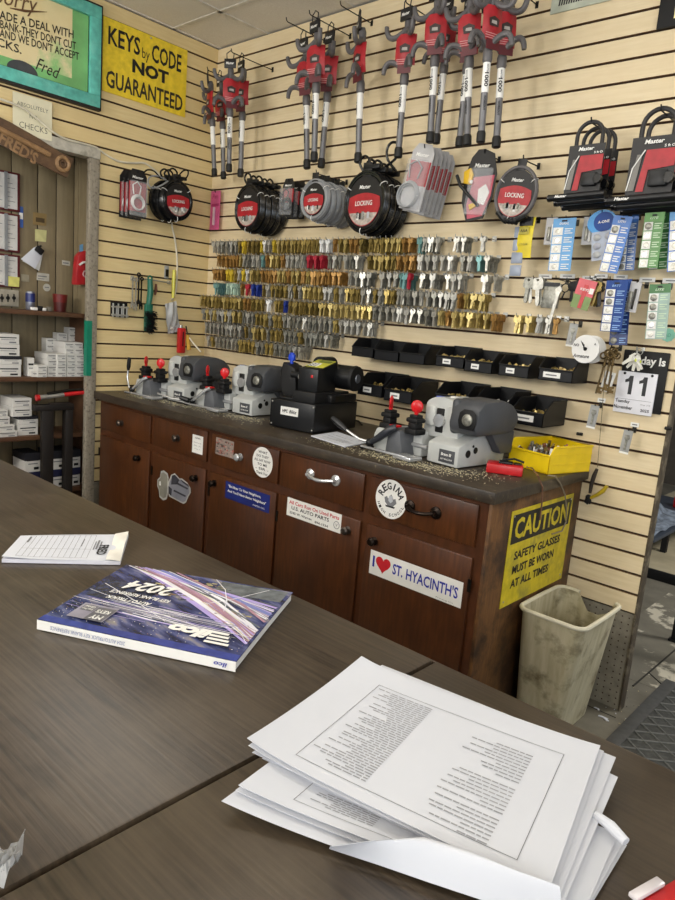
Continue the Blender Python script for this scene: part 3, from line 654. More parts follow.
# pink card
y_ = -.03; P = PY(216, 191, y_); k = mpp(P)
t = thing('pink_pack', 'small pink carded tool pack hanging in the corner of the back wall', 'pack', tuple(P))
b = B(); b.box(-.043, .043, -.001, .001, -.215, .0, PINK); b.out('backing_card', t, True)
b = B(); b.box(-.008, .006, -.012, -.001, -.19, -.09, mat('pale_pink', 'efc9d6', .4), .003); b.box(-.034, .034, -.0016, -.001, -.085, -.07, DPINK); b.out('tool', t, True)
letters(t, [('Pen', (-.002, -.0012, -.03), X, Z, .05, .024, .02, .2, DPINK)], local=True)
hook_obj('wall_hook', P-Y*.01-Z*.008, .04, 'small hook holding the pink pack')
# U-bar locks on the right
def ubar_proto():
    t = thing('shackle_lock', 'x', 'u lock')
    b = B()
    pts = [(-.062, .0, -.10)]+[(-.062*math.cos(math.pi*k/12), 0, .005+.062*math.sin(math.pi*k/12)) for k in range(13)]+[(.062, 0, -.10)]
    b.tube(pts, .0095, mat('dark_vinyl', '2b292a', .35), 10); b.out('shackle', t, True)
    b = B(); b.prism([(-.088, -.255), (.088, -.255), (.088, -.035), (-.088, -.035)], (0, -.013, 0), X, Z, .004, CARD); b.out('backing_card', t, True)
    b = B(); b.prism([(-.048, -.24), (-.018, -.24), (-.010, -.16), (.086, -.15), (.086, -.085), (-.025, -.085)], (0, -.0175, 0), X, Z, .0006, REDC); b.prism([(-.08, -.235), (-.055, -.235), (-.04, -.10), (-.06, -.10)], (0, -.0175, 0), X, Z, .0006, mat('photo_grey', '77746e', .4))
    b.tube([(-.084, -.019, -.235), (-.07, -.02, -.15), (-.03, -.02, -.085)], .0025, WHT, 6); b.box(.0, .07, -.034, -.017, -.225, -.165, BLK, .006); b.cyl((.076, -.034, -.195), (.076, -.012, -.195), .02, BLKG); b.out('red_panel', t, True)
    letters(t, [(MASTER, (.0, -.018, -.055), X, Z, .075, .017, .03, .2, WHT), ('5 ft O', (.06, -.018, -.075), X, Z, .04, .010, .02, 0, WHT)], local=True)
    b = B()
    for i, (z, y) in enumerate(((-.268, -.028), (-.285, .002))):
        b.cyl((-.15+.03*i, y, z-.004), (.125, y, z+.004), .0165, BLK, None, 16); b.cyl((-.155+.03*i, y, z-.004), (-.145+.03*i, y, z-.004), .0175, BLKG, None, 16)
    letters_items = (MASTER, (-.085, -.0455, -.268), X, Z, .06, .013, .03, .2, WHT)
    b.out('crossbar', t, True); letters(t, [letters_items], name='bar_lettering', local=True)
    return t
ub = ubar_proto(); P = PY(590, 137, -.17)
place_stack(ub, P, 3, .055, ['black u lock in front of the bunch of three', 'black u lock in the middle of the bunch of three', 'black u lock closest to the wall in the bunch of three'], scale=.74)
hook_obj('wall_hook', P-Y*.012+Z*.046, .18, 'black hook holding the three u locks')
P = PY(659, 127, -.17)
place_stack(ub, P, 2, .06, ['larger black u lock in front beside the right frame edge', 'larger black u lock behind its twin beside the right frame edge'], scale=.84)
hook_obj('wall_hook', P-Y*.012+Z*.050, .18, 'black hook holding the two larger u locks')
# steering wheel locks ---------------------------------------------------------
def club_proto():
    t = thing('steering_wheel_lock', 'x', 'steering lock'); L = .66
    def z(f): return f*L
    b = B(); b.lathe([(.014, 0), (.0195, .004), (.0195, .038), (.0165, .047)], (0, 0, 0), Z, RUB, 16); b.out('rubber_tip', t, True)
    b = B(); b.cyl((0, 0, .043), (0, 0, z(.52)), .0152, GRAYT, None, 16); b.out('tube', t, True)
    b = B(); b.cyl((0, 0, z(.305)), (0, 0, z(.485)), .0162, WHT, None, 16); b.out('label_sleeve', t, True)
    letters(t, [('1000', (0, -.0166, z(.38)), -Z, X, .056, .017, .03, 0, INK), ('MASTER', (0.002, -.0166, z(.445)), -Z, X, .035, .007, .02, 0, INKG), ('WORKOUT', (0, -.0156, z(.24)), -Z, X, .06, .010, .03, 0, BLKM)], local=True)
    b = B(); b.lathe([(.0165, z(.485)), (.021, z(.50)), (.021, z(.55)), (.015, z(.58)), (.010, z(.80)), (.017, z(.84)), (.019, z(.90)), (.013, z(.93))], (0, 0, 0), Z, VGREY, 16); b.out('shaft', t, True)
    def fork(zz, s):
        for q in (-1, 1):
            b = B(); dx, dy = q*.84, -.54
            b.curve([(dx*a, dy*a, zz+s*h) for a, h in ((0, 0), (.028, .026), (.058, .042), (.084, .040), (.099, .020), (.104, -.008))], [.013, .0135, .013, .0125, .012, .010], VGREY, 9)
            b.out('prong', t, True)
    fork(z(.575), 1); fork(z(.865), -1)
    b = B(); b.grid(lambda s, q: (-.049+.098*s, -.021-.006*math.sin(math.pi*q)+.012*(2*s-1)**2, z(.61)+q*z(.205)), 8, 6, REDC, .0008, False)
    b.prism([(-.022, .0), (.022, .0), (.026, .028), (0, .04), (-.026, .028)], (0, -.0285, z(.69)), X, Z, .0005, mat('photo_dark', '3a2a28', .5)); b.prism([(-.014, .01), (.014, .008), (.012, .022), (-.012, .022)], (0, -.0292, z(.69)), X, Z, .0005, mat('photo_light', 'a9a29c', .4))
    for k in range(3): b.box(-.038, .03-.008*k, -.0262, -.0256, z(.645)-.009*k, z(.645)-.009*k+.003, mat('pale_red', 'd99a9a', .5))
    b.box(-.030, .036, -.0255, -.0235, z(.555), z(.612), mat('dark_red_card', '5f2027', .45))
    b.bm.transform(Matrix.Rotation(R_(26), 4, 'Z')); b.out('red_card', t, True)
    b = B(); b.box(-.036, .036, -.024, -.012, z(.905), z(.985), CARD, .003); b.tube([(-.02, -.018, z(.98)), (-.022, -.016, z(1.03)), (0, -.016, z(1.055)), (.022, -.016, z(1.03)), (.02, -.018, z(.98))], .003, CARD, 6); b.out('hang_tab', t, True)
    letters(t, [(MASTER, (0, -.0243, z(.945)), X, Z, .05, .014, .03, .2, WHT)], local=True)
    return t
cp = club_proto()
CL = [  # tip px, header-top px, y, yaw, label
    ((214.5, 176), (210.5, 76), -.22, -40, 'first grey steering lock in the corner group, its forks turned to the left wall'),
    ((223.5, 179), (222, 78), -.10, -10, 'darker steering lock hanging behind the others in the corner group'),
    ((229, 172), (231, 60), -.26, 38, 'grey steering lock facing forward with full red card in the corner group'),
    ((240.5, 177), (244, 62), -.12, -12, 'rightmost steering lock of the corner group against the slats'),
    ((307, 169), (306, 40), -.14, -8, 'steering lock at the left of the trio beside the ceiling edge'),
    ((314, 162), (318, 22), -.24, -6, 'front steering lock of the trio with white label and card forward'),
    ((321, 168), (333, 33), -.05, -8, 'leaning steering lock at the right of the trio'),
    ((358, 163), (363, 20), -.16, -38, 'single steering lock twisted sideways above the biggest black cable bunch'),
    ((398, 158), (410, 9), -.18, -8, 'single steering lock above the clear blister packs'),
    ((430, 143), (439, -12), -.22, -6, 'steering lock just right of the single one, its left fork forward'),
    ((436, 144), (451, 0), -.09, -10, 'darker steering lock leaning behind its neighbour in the large group'),
    ((467, 146), (471, -12), -.28, -4, 'steering lock at the middle of the large group with twisted red card'),
    ((459, 147), (474, -2), -.16, -12, 'steering lock hidden behind the middle one of the large group'),
    ((480.5, 143), (494, -22), -.36, 42, 'steering lock facing forward with a full red card at the top of the frame'),
    ((496, 148), (507, -15), -.20, 30, 'last steering lock of the large group, closest to the printed board'),
]
for i, (a, c, y, yaw, lab) in enumerate(CL):
    A, E = PY(*a, y), PY(*c, y); d = E-A; sc = d.length/(.66*.985); rot = Z.rotation_difference(d.normalized()).to_matrix() @ Matrix.Rotation(R_(yaw), 3, 'Z')
    o = cp if i == 0 else dup(cp, A, rot.to_euler(), lab, sc)
    if i == 0: o.location = A; o.rotation_euler = rot.to_euler(); o.scale = (sc,)*3; o['label'] = lab
    o['group'] = 'steering wheel locks along the top of the back wall'
for u, v, y, lab in ((207, 70, -.24, 'corner'), (231, 52, -.28, 'corner forward'), (286, 21, -.26, 'trio'), (309, 14, -.28, 'trio front'), (340, 5, -.22, 'single twisted'), (405, 2, -.2, 'second single'), (448, -16, -.26, 'large'), (476, -20, -.28, 'middle of the large'), (498, -28, -.3, 'forward facing')):
    hook_obj('wall_hook', PY(u, v, y), -y, 'long dark hook above the %s steering lock group' % lab if 'single' not in lab else 'long dark hook above the %s steering lock' % lab, m=DKM)
# ================================================================== KEY WALL
def key_outline(kind):
    def arc(cx, cz, r, a0, a1, n): return [(cx+r*math.cos(R_(a0+(a1-a0)*k/n)), cz+r*math.sin(R_(a0+(a1-a0)*k/n))) for k in range(n+1)]
    s = .0048
    blade = [(-s, -.022), (-s, -.052), (-s*.3, -.058), (s*.6, -.056), (s, -.050), (s, -.022)]
    if kind == 0:   # round bow
        return arc(0, -.006, .0125, 255, -75, 14)[::-1][::-1][0:0]+arc(0, -.006, .0125, -70, 250, 14)+blade
    if kind == 1:   # clover bow
        return [(s, -.020), (.010, -.018), (.0135, -.012), (.011, -.007), (.0125, -.001), (.009, .005), (.003, .007), (-.003, .007), (-.009, .005), (-.0125, -.001), (-.011, -.007), (-.0135, -.012), (-.010, -.018)]+blade
    if kind == 2:   # square bow
        return [(s, -.021), (.012, -.019), (.0135, -.015), (.0135, .002), (.010, .006), (-.010, .006), (-.0135, .002), (-.0135, -.015), (-.012, -.019)]+blade
    return [(s, -.024), (.014, -.022), (.0155, -.006), (.011, .006), (-.011, .006), (-.0155, -.006), (-.014, -.022)]+[(x*1.1, z*1.12) for x, z in blade]
HOLE = [(.0036*math.cos(-2*math.pi*k/8), .0036*math.sin(-2*math.pi*k/8)) for k in range(8)]
KM = {'b': BRASS, 'B': BRASSB, 'd': BRASSD, 'n': NICK, 'g': NICKD, 'r': mat('red_key_coating', 'b02a3c', .4, .2), 'u': mat('blue_key_coating', '243f9c', .4, .2), 't': mat('teal_key_coating', '6f9a98', .4, .4), 'k': mat('black_key_head', '1d1d1d', .5), 'w': mat('white_key_head', 'e2e2de', .5), 'y': mat('yellow_key_coating', 'd9bd3a', .4, .3), 'o': mat('orange_brass', 'a98146', .4, .5, .25, 60), 'm': mat('mint_tag', 'bcd6c4', .5)}
KN = {'b': 'brass', 'B': 'bright brass', 'd': 'dark brass', 'n': 'shiny nickel', 'g': 'dull grey', 'r': 'red', 'u': 'blue', 't': 'teal', 'k': 'black', 'w': 'white', 'y': 'yellow', 'o': 'orange brass', 'm': 'mint green'}
KMESH = {}
def key_mesh(c, kind):
    if (c, kind) not in KMESH:
        b = B(); b.holed(key_outline(kind), HOLE, .0022, KM[c]); b.box(-.0010, .0010, -.0016, -.0011, -.045, -.02, KM[c]); KMESH[(c, kind)] = b.mesh('key_blank', False)
    return KMESH[(c, kind)]
HM = None
def peg_mesh():
    global HM
    if HM is None:
        b = B(); b.tube([(0, -.003, .0), (0, -.05, -.001), (0, -.098, -.001), (0, -.104, .003), (0, -.106, .011)], .0018, STEEL, 6)
        b.box(-.010, .010, -.003, -.0005, -.007, .014, STEEL); HM = b.mesh('key_hook')
    return HM
# rows: groove, pixel row of the hooks at the left and right end, then (u0, u1, colours)
ROWS = [
 (10, [(212, 236, 'gng'), (238, 262, 'dgdy'), (263, 292, 'yngb'), (293, 318, 'db'), (320, 328, 'w'), (333, 362, 'bdo'), (369, 399, 'bdb'), (402, 411, 'o'), (418, 431, 'tg'), (436, 437, 'n'), (455, 464, 'ng'), (481, 482, 'n')]),
 (11, [(217, 231, 'oo'), (232, 241, 'ob'), (243, 263, 'ngt'), (265, 283, 'ob'), (286, 303, 'nng'), (307, 322, 'rr'), (328, 357, 'gng'), (368, 394, 'dbd'), (397, 413, 'bo'), (419, 451, 'ngn'), (461, 488, 'ngt')]),
 (12, [(213, 222, 'o'), (226, 252, 'nby'), (256, 298, 'bodo'), (302, 340, 'oobo'), (349, 370, 'gn'), (381, 397, 'gg'), (400, 406, 't'), (408, 409, 'r'), (422, 434, 'g'), (447, 461, 'n'), (484, 497, 'ng')]),
 (13, [(214, 219, 't'), (226, 232, 'm'), (240, 241, 'o'), (246, 247, 'r'), (251, 258, 'uu'), (262, 300, 'bddn'), (303, 342, 'dnbb'), (346, 400, 'bdbg'), (402, 456, 'gngg'), (459, 484, 'bbo')]),
 (14, [(200, 240, 'bdb'), (243, 262, 'do'), (267, 268, 'w'), (275, 280, 'd'), (284, 285, 'u'), (289, 322, 'dbd'), (324, 371, 'BbB'), (374, 436, 'gng'), (440, 497, 'bBo'), (519, 532, 'bB'), (541, 552, 'ng'), (558, 560, 'o')]),
 (15, [(202, 234, 'bgb'), (238, 300, 'gbd'), (304, 342, 'bgn'), (346, 372, 'nn')]),
 (16, [(205, 240, 'gng'), (244, 300, 'dgb'), (304, 332, 'gng')]),
 (17, [(206, 300, 'ngb')]),
]
rr = random.Random(11); HX = []; stack = B(); nk = 0
SP = .036; YF = -.094
for ri, (g, segs) in enumerate(ROWS):
    idx = 0; idr = 0; zh = zk(g)-.002; vrow = 244+13.5*ri
    for u0, u1, cols in segs:
        xa, xb = PY(u0+1, vrow, YF).x, PY(u1-1, vrow, YF).x
        n = max(1, int(round((xb-xa)/SP))+1) if u1-u0 > 3 else 1
        if u0 < 510: idr = idx+n
        for k in range(n):
            x = xa if n == 1 else xa+(xb-xa)*k/(n-1)
            if x < .028: continue
            idx += 1; c = rr.choice(cols); bright = {'b': 'B', 'd': 'b', 'g': 'n'}; cf = bright.get(c, c) if rr.random() < .6 else c; kind = rr.choice((0, 0, 1, 2, 3))
            right = u0 > 510
            h = bpy.data.objects.new('key_hook', peg_mesh()); C.objects.link(h); h.location = (x, 0, zh)
            where = ('%s hook of the %s key row' % (nth(idx), nth(ri+1)))
            if right: where = '%s hook of the short row over the bins' % nth(idx-idr)
            tag(h, 'steel wire peg, %s from the corner' % where if not right else 'steel wire peg, %s' % where, 'key hook', 'wire hooks of the key wall')
            if nk < 296:
                o = bpy.data.objects.new('key_blank', key_mesh(cf, kind)); C.objects.link(o); nk += 1
                o.location = (x+rr.uniform(-.001, .001), YF+.002, zh-.0028); o.rotation_euler = (rr.uniform(-.06, .06), rr.uniform(-.16, .16), rr.uniform(-.35, .35))
                tag(o, '%s key blank, %s' % (KN[cf], where), 'key', 'key blanks hanging in front on the key wall')
            # the rest of the bunch behind it
            full = rr.random(); cnt = rr.randint(7, 12) if full > .12 else rr.randint(2, 4)
            if u1-u0 <= 3: cnt = 3
            for q in range(cnt):
                M = Matrix.Translation((x+rr.uniform(-.0015, .0015), YF+.0075+.0066*q, zh-.0028)) @ Euler((rr.uniform(-.08, .08), rr.uniform(-.10, .10), rr.uniform(-.2, .2))).to_matrix().to_4x4()
                stack.prism([(x_, z_) for x_, z_ in key_outline(kind)], M @ V((0, -.001, 0)), M.to_3x3() @ X, M.to_3x3() @ Z, .0022, KM[c])
o = stack.out('key_blanks', smooth=False, base=False)
tag(o, 'dense bunches of brass and nickel key blanks hanging behind the front keys', 'keys', None, 'stuff')
print('KEYS', nk)
# ================================================================== BINS
def bin_at(pl, pr, y, depth, h, label, content=None, tagtext=None, group=None, m=BINK, lab=True, xx=None, zz=None, bend=1.0):
    a, c = PY(*pl, y), PY(*pr, y); x0, x1 = (a.x, c.x) if xx is None else xx; z = (a.z+c.z)/2 if zz is None else zz
    w = x1-x0; t = thing('storage_bin', label, 'storage bin', ((x0+x1)/2, y+depth/2, z), group=group)
    bin_shell(t, w, depth, h, m); 
    if lab:
        b = B(); lw = lab if isinstance(lab, float) else .3; b.box(-lw*w/2-.1*w, lw*w/2-.1*w, -depth/2-.0022, -depth/2-.001, h*.15, h*.40, WHT); b.box(-lw*w*.35-.1*w, lw*w*.3-.1*w, -depth/2-.0026, -depth/2-.0022, h*.24, h*.30, INKG); b.out('paper_label', t, True)['label'] = 'white paper label'
    return t
def bin_shell(t, w, d, h, m, th=.003):
    prof = [(-d/2, 0), (d/2, 0), (d/2, h), (-d*.18, h), (-d/2, h*.52)]
    b = B(); b.box(-w/2, w/2, -d/2, d/2, 0, th, m)
    for s in (-1, 1): b.prism(prof, (s*w/2-(th if s > 0 else 0), 0, 0), Y, Z, -th, m) if False else b.prism(prof, (s*w/2 if s > 0 else -w/2+th, 0, 0), Y, Z, th, m)
    b.box(-w/2, w/2, -d/2, -d/2+th, 0, h*.52, m); b.box(-w/2, w/2, d/2-th, d/2, 0, h, m); b.out('bin_body', t, True)
    b = B(); b.tube([(-w/2, -d/2, h*.52), (-w/2, -d*.18, h), (-w/2, d/2-.005, h)], .0032, m, 6); b.tube([(w/2, -d/2, h*.52), (w/2, -d*.18, h), (w/2, d/2-.005, h)], .0032, m, 6); b.tube([(-w/2, -d/2, h*.52), (w/2, -d/2, h*.52)], .0035, m, 6); b.box(-w/2, w/2, d/2-.004, d/2, h-.012, h+.006, m); b.out('rim', t, True)
def fill(t, w, d, h, mats, n, label, cat='small parts', size=.010, seed=1, long=False, name='loose_parts', lvl=.30):
    r = random.Random(seed); b = B(); hh = h*lvl
    b.grid(lambda s, q: (-w/2+.006+(w-.012)*s, -d/2+.008+(d-.014)*q, hh*(.7+.35*math.sin(3*s+seed)*math.sin(2*q)+.15*math.sin(9*s*q))), 10, 8, mats[0])
    for k in range(n):
        p = V((r.uniform(-w*.40, w*.40), r.uniform(-d*.40, d*.38), hh*r.uniform(.75, 1.25))); M = Matrix.Translation(p) @ Euler((r.uniform(0, 3), r.uniform(0, 3), r.uniform(0, 3))).to_matrix().to_4x4()
        s = size*r.uniform(.6, 1.4)
        if long: b.box(-s*1.6, s*1.6, -s*.3, s*.3, -s*.18, s*.18, r.choice(mats), M=M)
        else: b.box(-s*.8, s*.8, -s*.35, s*.35, -s*.35, s*.35, r.choice(mats), 0, M=M)
    b.bm.transform(wmat(t)); o = b.out(name, smooth=False); return tag(o, label, cat, None, 'stuff')
BR = [BRASS, BRASSB, BRASSD, mat('pale_brass', 'd8bf84', .4, .6)]; GY = [NICK, NICKD, mat('dark_bits', '4a4740', .5)]
R1 = [((351.5, 355), (372.8, 358.8)), ((373.8, 359), (397.8, 362.5)), ((398.8, 361.5), (423.8, 365.5)), ((435.3, 364.6), (463, 369.8)), ((463.8, 370), (491, 374.8)), ((497.8, 374.6), (527.7, 379)), ((537.7, 378.8), (571.5, 384.2))]
L1 = ['shallow black bin of dull fittings, closest to the key wall in the upper bin row', 'black bin with white scraps, second in the upper bin row', 'black bin of grey screws, third in the upper bin row', 'black bin of brass bits with small white label, fourth in the upper row', 'black bin heaped with brass bits, fifth in the upper row', 'black bin half full of brass bits, sixth in the upper row', 'black bin with wide white label just under the white spool']
zs1 = [sum((PY(*p[0], -.14).z+PY(*p[1], -.14).z)/2 for p in R1)/7]
for i, (p, l) in enumerate(zip(R1, L1)):
    t = bin_at(p[0], p[1], -.14, .135, .082, l, group='black bins of the upper row', lab=(False if i < 3 else (.5 if i == 6 else .28)), zz=None)
    w = PY(*p[1], -.14).x-PY(*p[0], -.14).x
    fill(t, w-.006, .129, .082, GY if i in (0, 2) else ([WHT, NICK, MATS['dark_bits']] if i == 1 else BR), 60 if i > 2 else 36, ['dull', 'white and grey', 'grey', 'brass', 'heaped brass', 'mixed brass', 'pale brass'][i]+' small parts lying in '+['the first', 'the second', 'the third', 'the fourth', 'the fifth', 'the sixth', 'the last'][i]+' bin of the upper row', seed=i+2, lvl=.42 if i > 2 else .3)
R2 = [((357.5, 392.5), (381.3, 399.3)), ((383.5, 399.8), (411, 404.6)), ((434, 405), (464, 411)), ((474, 412), (505, 418)), ((510.3, 422.8), (542, 427.6))]
L2 = ['black bin behind the code machine motor in the lower bin row', 'black bin with small white label left of the biggest grey machine', 'black bin hidden behind the biggest grey machine top', 'black bin behind the dark cover of the biggest grey machine', 'black bin with wide white label right of the biggest grey machine']
for i, (p, l) in enumerate(zip(R2, L2)):
    t = bin_at(p[0], p[1], -.20, .19, .096, l, group='black bins of the lower row', lab=(.33 if i < 2 else (.62 if i == 4 else False)))
    w = PY(*p[1], -.20).x-PY(*p[0], -.20).x
    fill(t, w-.006, .184, .096, BR if i != 3 else GY, 50, ['brass small parts in the bin behind the code machine motor', 'brass small parts in the lower bin left of the grey machine', 'brass small parts behind the grey machine top', 'grey small parts behind the dark machine cover', 'brass small parts in the wide labelled lower bin'][i], seed=i+20, lvl=.4)
# yellow bin on the worktop
A = PZ(512.5, 463, .9045); E = PZ(552.3, 474.3, .9045); d = (E-A); wy = d.length; ang = math.atan2(d.y, d.x); nrm = V((-math.sin(ang), math.cos(ang), 0))
F_ = PZ(584.5, 465.5, .9045); dp = .235
t = thing('yellow_bin', 'yellow plastic bin of metal scraps on the worktop end', 'storage bin', tuple((A+E)/2+nrm*dp/2+V((-.004, -.030, .0005))), (0, 0, ang)); hy = .098
w, d_, h, th = wy, dp, hy, .0035
b = B(); b.box(-w/2, w/2, -d_/2, d_/2, 0, th, YEL); prof = [(-d_/2, 0), (d_/2, 0), (d_/2, h), (-d_*.30, h), (-d_/2, h*.62)]
prof = [(-d_/2, 0), (d_/2, 0), (d_/2, h), (-d_/2+.02, h), (-d_/2, h*.68)]
for s in (-1, 1): b.prism(prof, (w/2 if s > 0 else -w/2+th, 0, 0), Y, Z, th, YEL)
b.box(-w/2, w/2, -d_/2, -d_/2+th, 0, h*.68, YEL); b.box(-w/2, w/2, d_/2-th, d_/2, 0, h, YEL)
for z in (h*.36, h*.72): b.box(w/2, w/2+.0015, -d_/2+.01, d_/2, z-.002, z+.002, YEL)
for k in range(5): b.box(-w/2+.025+.03*k, -w/2+.027+.03*k, d_/2-th-.003, d_/2-th, .01, h-.02, YEL)
b.out('bin_body', t, True)
b = B(); b.tube([(-w/2, -d_/2, h*.68), (-w/2, -d_/2+.02, h), (-w/2, d_/2, h), (w/2, d_/2, h), (w/2, -d_/2+.02, h), (w/2, -d_/2, h*.68), (-w/2, -d_/2, h*.68)], .0042, YEL, 7); b.out('rim', t, True)
fill(t, w-.008, d_-.008, h, [NICKD, NICK, BRASSD, mat('copper_bits', '8a5a45', .4, .6), MATS['dark_bits'], WHT], 110, 'mixed metal scraps and old keys in the yellow bin', seed=5, long=True, lvl=.55, size=.014)
# ================================================================== SMALL GOODS ON THE RIGHT
def hook_small(u, v, y, what, tagw=0):
    P = PY(u, v, y); t = thing('peg_hook', what, 'hook', (P.x, 0, P.z))
    b = B(); b.tube([(0, -.002, 0), (0, y*.6, 0), (0, y, .002), (0, y-.004, .012)], .0018, DKM, 6); b.box(-.007, .007, -.004, -.0005, -.01, .014, DKM); b.out('wire', t, True)
    if tagw:
        b = B(); b.box(-tagw/2, tagw/2, -.006, -.0045, .012, .028, WHT); b.box(-tagw*.3, tagw*.3, -.0064, -.006, .018, .022, INKG); b.out('price_tag', t, True)['label'] = 'white price tag'
    return P
def strip_card(name, label, cat, tl, bl, y, wpx, n, top, body, cellcol, txtc, logo, two=True, cells=0, tilt=None, whitecol=True):
    A, E = PY(*tl, y), PY(*bl, y); d = A-E; h = d.length; w = wpx*mpp(A)*1.12; ang = math.atan2(d.x, d.z)
    t = thing(name, label, cat, tuple(A), (0, ang, 0))
    b = B(); b.box(0, w, -.001, .001, -h, .0, body); b.out('backing_card', t, True)
    hd = h*.16; b = B(); b.box(0, w, -.0016, -.001, -hd, 0, top); b.prism([(.38*w, -.012), (.62*w, -.012), (.62*w, -.006), (.38*w, -.006)], (0, -.0017, 0), X, Z, .0003, INK); b.out('hang_tab', t, True)
    letters(t, [(logo, (.5*w, -.0018, -hd*.62), X, Z, .42*w, hd*.26, .02, .2, txtc)], local=True)
    rh = (h-hd)/n; bw = B(); bt = B()
    for k in range(n):
        z = -hd-rh*(k+.5)
        if k >= cells: bw.box(.04*w, .47*w, -.0022, -.001, z-rh*.44, z+rh*.44, WHT); bw.lathe([(rh*.30, 0), (rh*.30, .001), (rh*.24, .0012)], (.255*w, -.0022, z), -Y, CHR if k % 2 else NICK, 16)
        else:
            bw.box(.04*w, .47*w, -.0022, -.001, z-rh*.44, z+rh*.44, WHT if whitecol else body); bw.lathe([(rh*.36, 0), (rh*.36, .0025), (rh*.30, .0035)], (.255*w, -.0022, z), -Y, NICKD, 16)
        for q in range(3):
            bt.box(.55*w, .90*w-.1*w*(q % 2), -.0016, -.001, z+rh*(.20-.24*q), z+rh*(.30-.24*q), txtc)
    bw.out('battery_cells', t, True); bt.out('print', t, True); 
    return t, w, h
# top row
P = hook_small(528, 217, -.09, 'wire hook over the yellow battery strip')
t = thing('yellow_battery_strip', 'curling yellow battery strip with grey tail under the oval cable lock', 'battery strip', tuple(PY(521.5, 218, -.095)), (0, R_(-1), 0))
k = mpp(t.location); b = B(); b.grid(lambda s, q: (s*.062-.004*q, -.008*math.sin(3*q)-.012*s*(1-s), -.15*q), 6, 10, YCARD, .001); b.out('backing_card', t, True)
b = B(); b.box(.002, .055, -.014, -.006, -.032, .0, CARD); b.box(.004, .046, -.0155, -.014, -.064, -.036, mat('grey_yellow', 'b3a53a', .5)); b.out('hang_tab', t, True)
letters(t, [('AAA', (.025, -.0156, -.05), X, Z, .03, .011, .02, 0, INK), ('LITHIUM', (.026, -.0135, -.10), X, Z, .036, .008, .02, .1, MATS['grey_yellow'])], local=True)
b = B()
for q in range(4): b.box(-.020-.001*q, .004+.022*(q > 1), -.008, -.002, -.048*q-.075, -.048*q-.033, mat('blue_grey_pack', '9aa3b4', .3), .004)
b.out('grey_packs', t, True)
for u, v, lab in ((549, 221, 'beside the light blue coin cell strip'), (587, 220, 'beside the round blue pack')):
    P = hook_small(u+3, v-3, -.07, 'wire hook %s' % lab)
    t = thing('small_clear_pack', 'small clear pack of grey metal parts %s' % lab, 'pack', (P.x, -.066, P.z-.002))
    b = B(); b.box(-.022, .022, -.001, .001, -.095, .004, MATS['pale_card']); b.out('backing_card', t, True)
    b = B(); b.box(-.012, .0, -.006, -.001, -.08, -.03, NICKD, .002); b.box(.004, .012, -.006, -.001, -.085, -.02, WHT, .002); b.out('contents', t, True)
hook_small(566, 219, -.10, 'wire hook over the light blue coin cell strip')
strip_card('coin_cell_strip', 'light blue strip of coin cells, third item along the battery row', 'battery strip', (554, 219), (548, 271), -.105, 21, 5, LBLUE, LBLUE, NICK, WHT, 'DURAL', cells=0)
P = hook_small(602, 214, -.11, 'wire hook over the round blue headed pack')
t = thing('blue_round_pack', 'round headed blue pack with clear bubbles left of blue coin strips', 'battery pack', (P.x, -.112, P.z), (0, R_(-8), 0))
b = B(); b.prism([(.052*math.cos(k*math.pi/12), .042*math.sin(k*math.pi/12)-.028) for k in range(24)], (0, 0, 0), X, Z, .002, mat('cyan_card', '2f8fd0', .35)); b.prism([(.036*math.cos(k*math.pi/12)+.008, .034*math.sin(k*math.pi/12)-.028) for k in range(24)], (0, -.001, 0), X, Z, .001, BLUE); b.out('hang_tab', t, True)
letters(t, [('A-ONE', (.008, -.0012, -.028), X, Z, .042, .010, .02, .1, WHT)], local=True)
b = B(); b.box(-.035, .05, -.001, .001, -.16, -.06, MATS['blue_grey_pack'])
for q in range(3):
    for s in (0, 1): b.ball((-.015+.042*s, -.003, -.08-.03*q), .015, .006, .012, CLEARD); b.ball((-.015+.042*s, -.002, -.08-.03*q), .009, .004, .009, [NICKD, mat('violet_cell', '5a58a8', .4), NICK][(q+s) % 3])
b.out('bubbles', t, True)
hook_small(628, 212, -.11, 'wire hook over the blue coin strips')
strip_card('coin_cell_strip', 'blue strip of coin cells slanting across its twin on the battery row', 'battery strip', (614.5, 215), (599, 271), -.125, 17, 5, mat('mid_blue_card', '3f76c2', .35), MATS['mid_blue_card'], NICK, WHT, 'LITH', cells=1)
strip_card('coin_cell_strip', 'blue strip of coin cells hanging straight behind the slanting one', 'battery strip', (622, 214), (617, 271), -.085, 15, 6, MATS['mid_blue_card'], mat('steel_blue_card', '4c6fa8', .35), NICK, WHT, 'LITH', cells=6)
hook_small(650, 212, -.11, 'dark wire hook over the green coin strips')
strip_card('coin_cell_strip', 'light green strip of coin cells on the battery row', 'battery strip', (645.5, 213), (638, 268), -.125, 17, 5, LGREEN, mat('mid_green_card', '4f8a42', .35), NICK, mat('pale_green', 'cfe3c4', .5), 'LITE', cells=1)
strip_card('coin_cell_strip', 'dark green strip of coin cells behind the light green one', 'battery strip', (652, 214), (648, 270), -.085, 17, 5, GREEN, GREEN, NICK, MATS['pale_green'], 'LITE', cells=3)
hook_small(676, 208, -.10, 'wire hook at the frame edge of the battery row')
strip_card('coin_cell_strip', 'bright blue strip of coin cells at the right frame edge', 'battery strip', (670, 211), (667, 272), -.105, 22, 5, LBLUE, mat('bright_blue_card', '2f6fc4', .35), NICK, WHT, 'DURAL', cells=0)
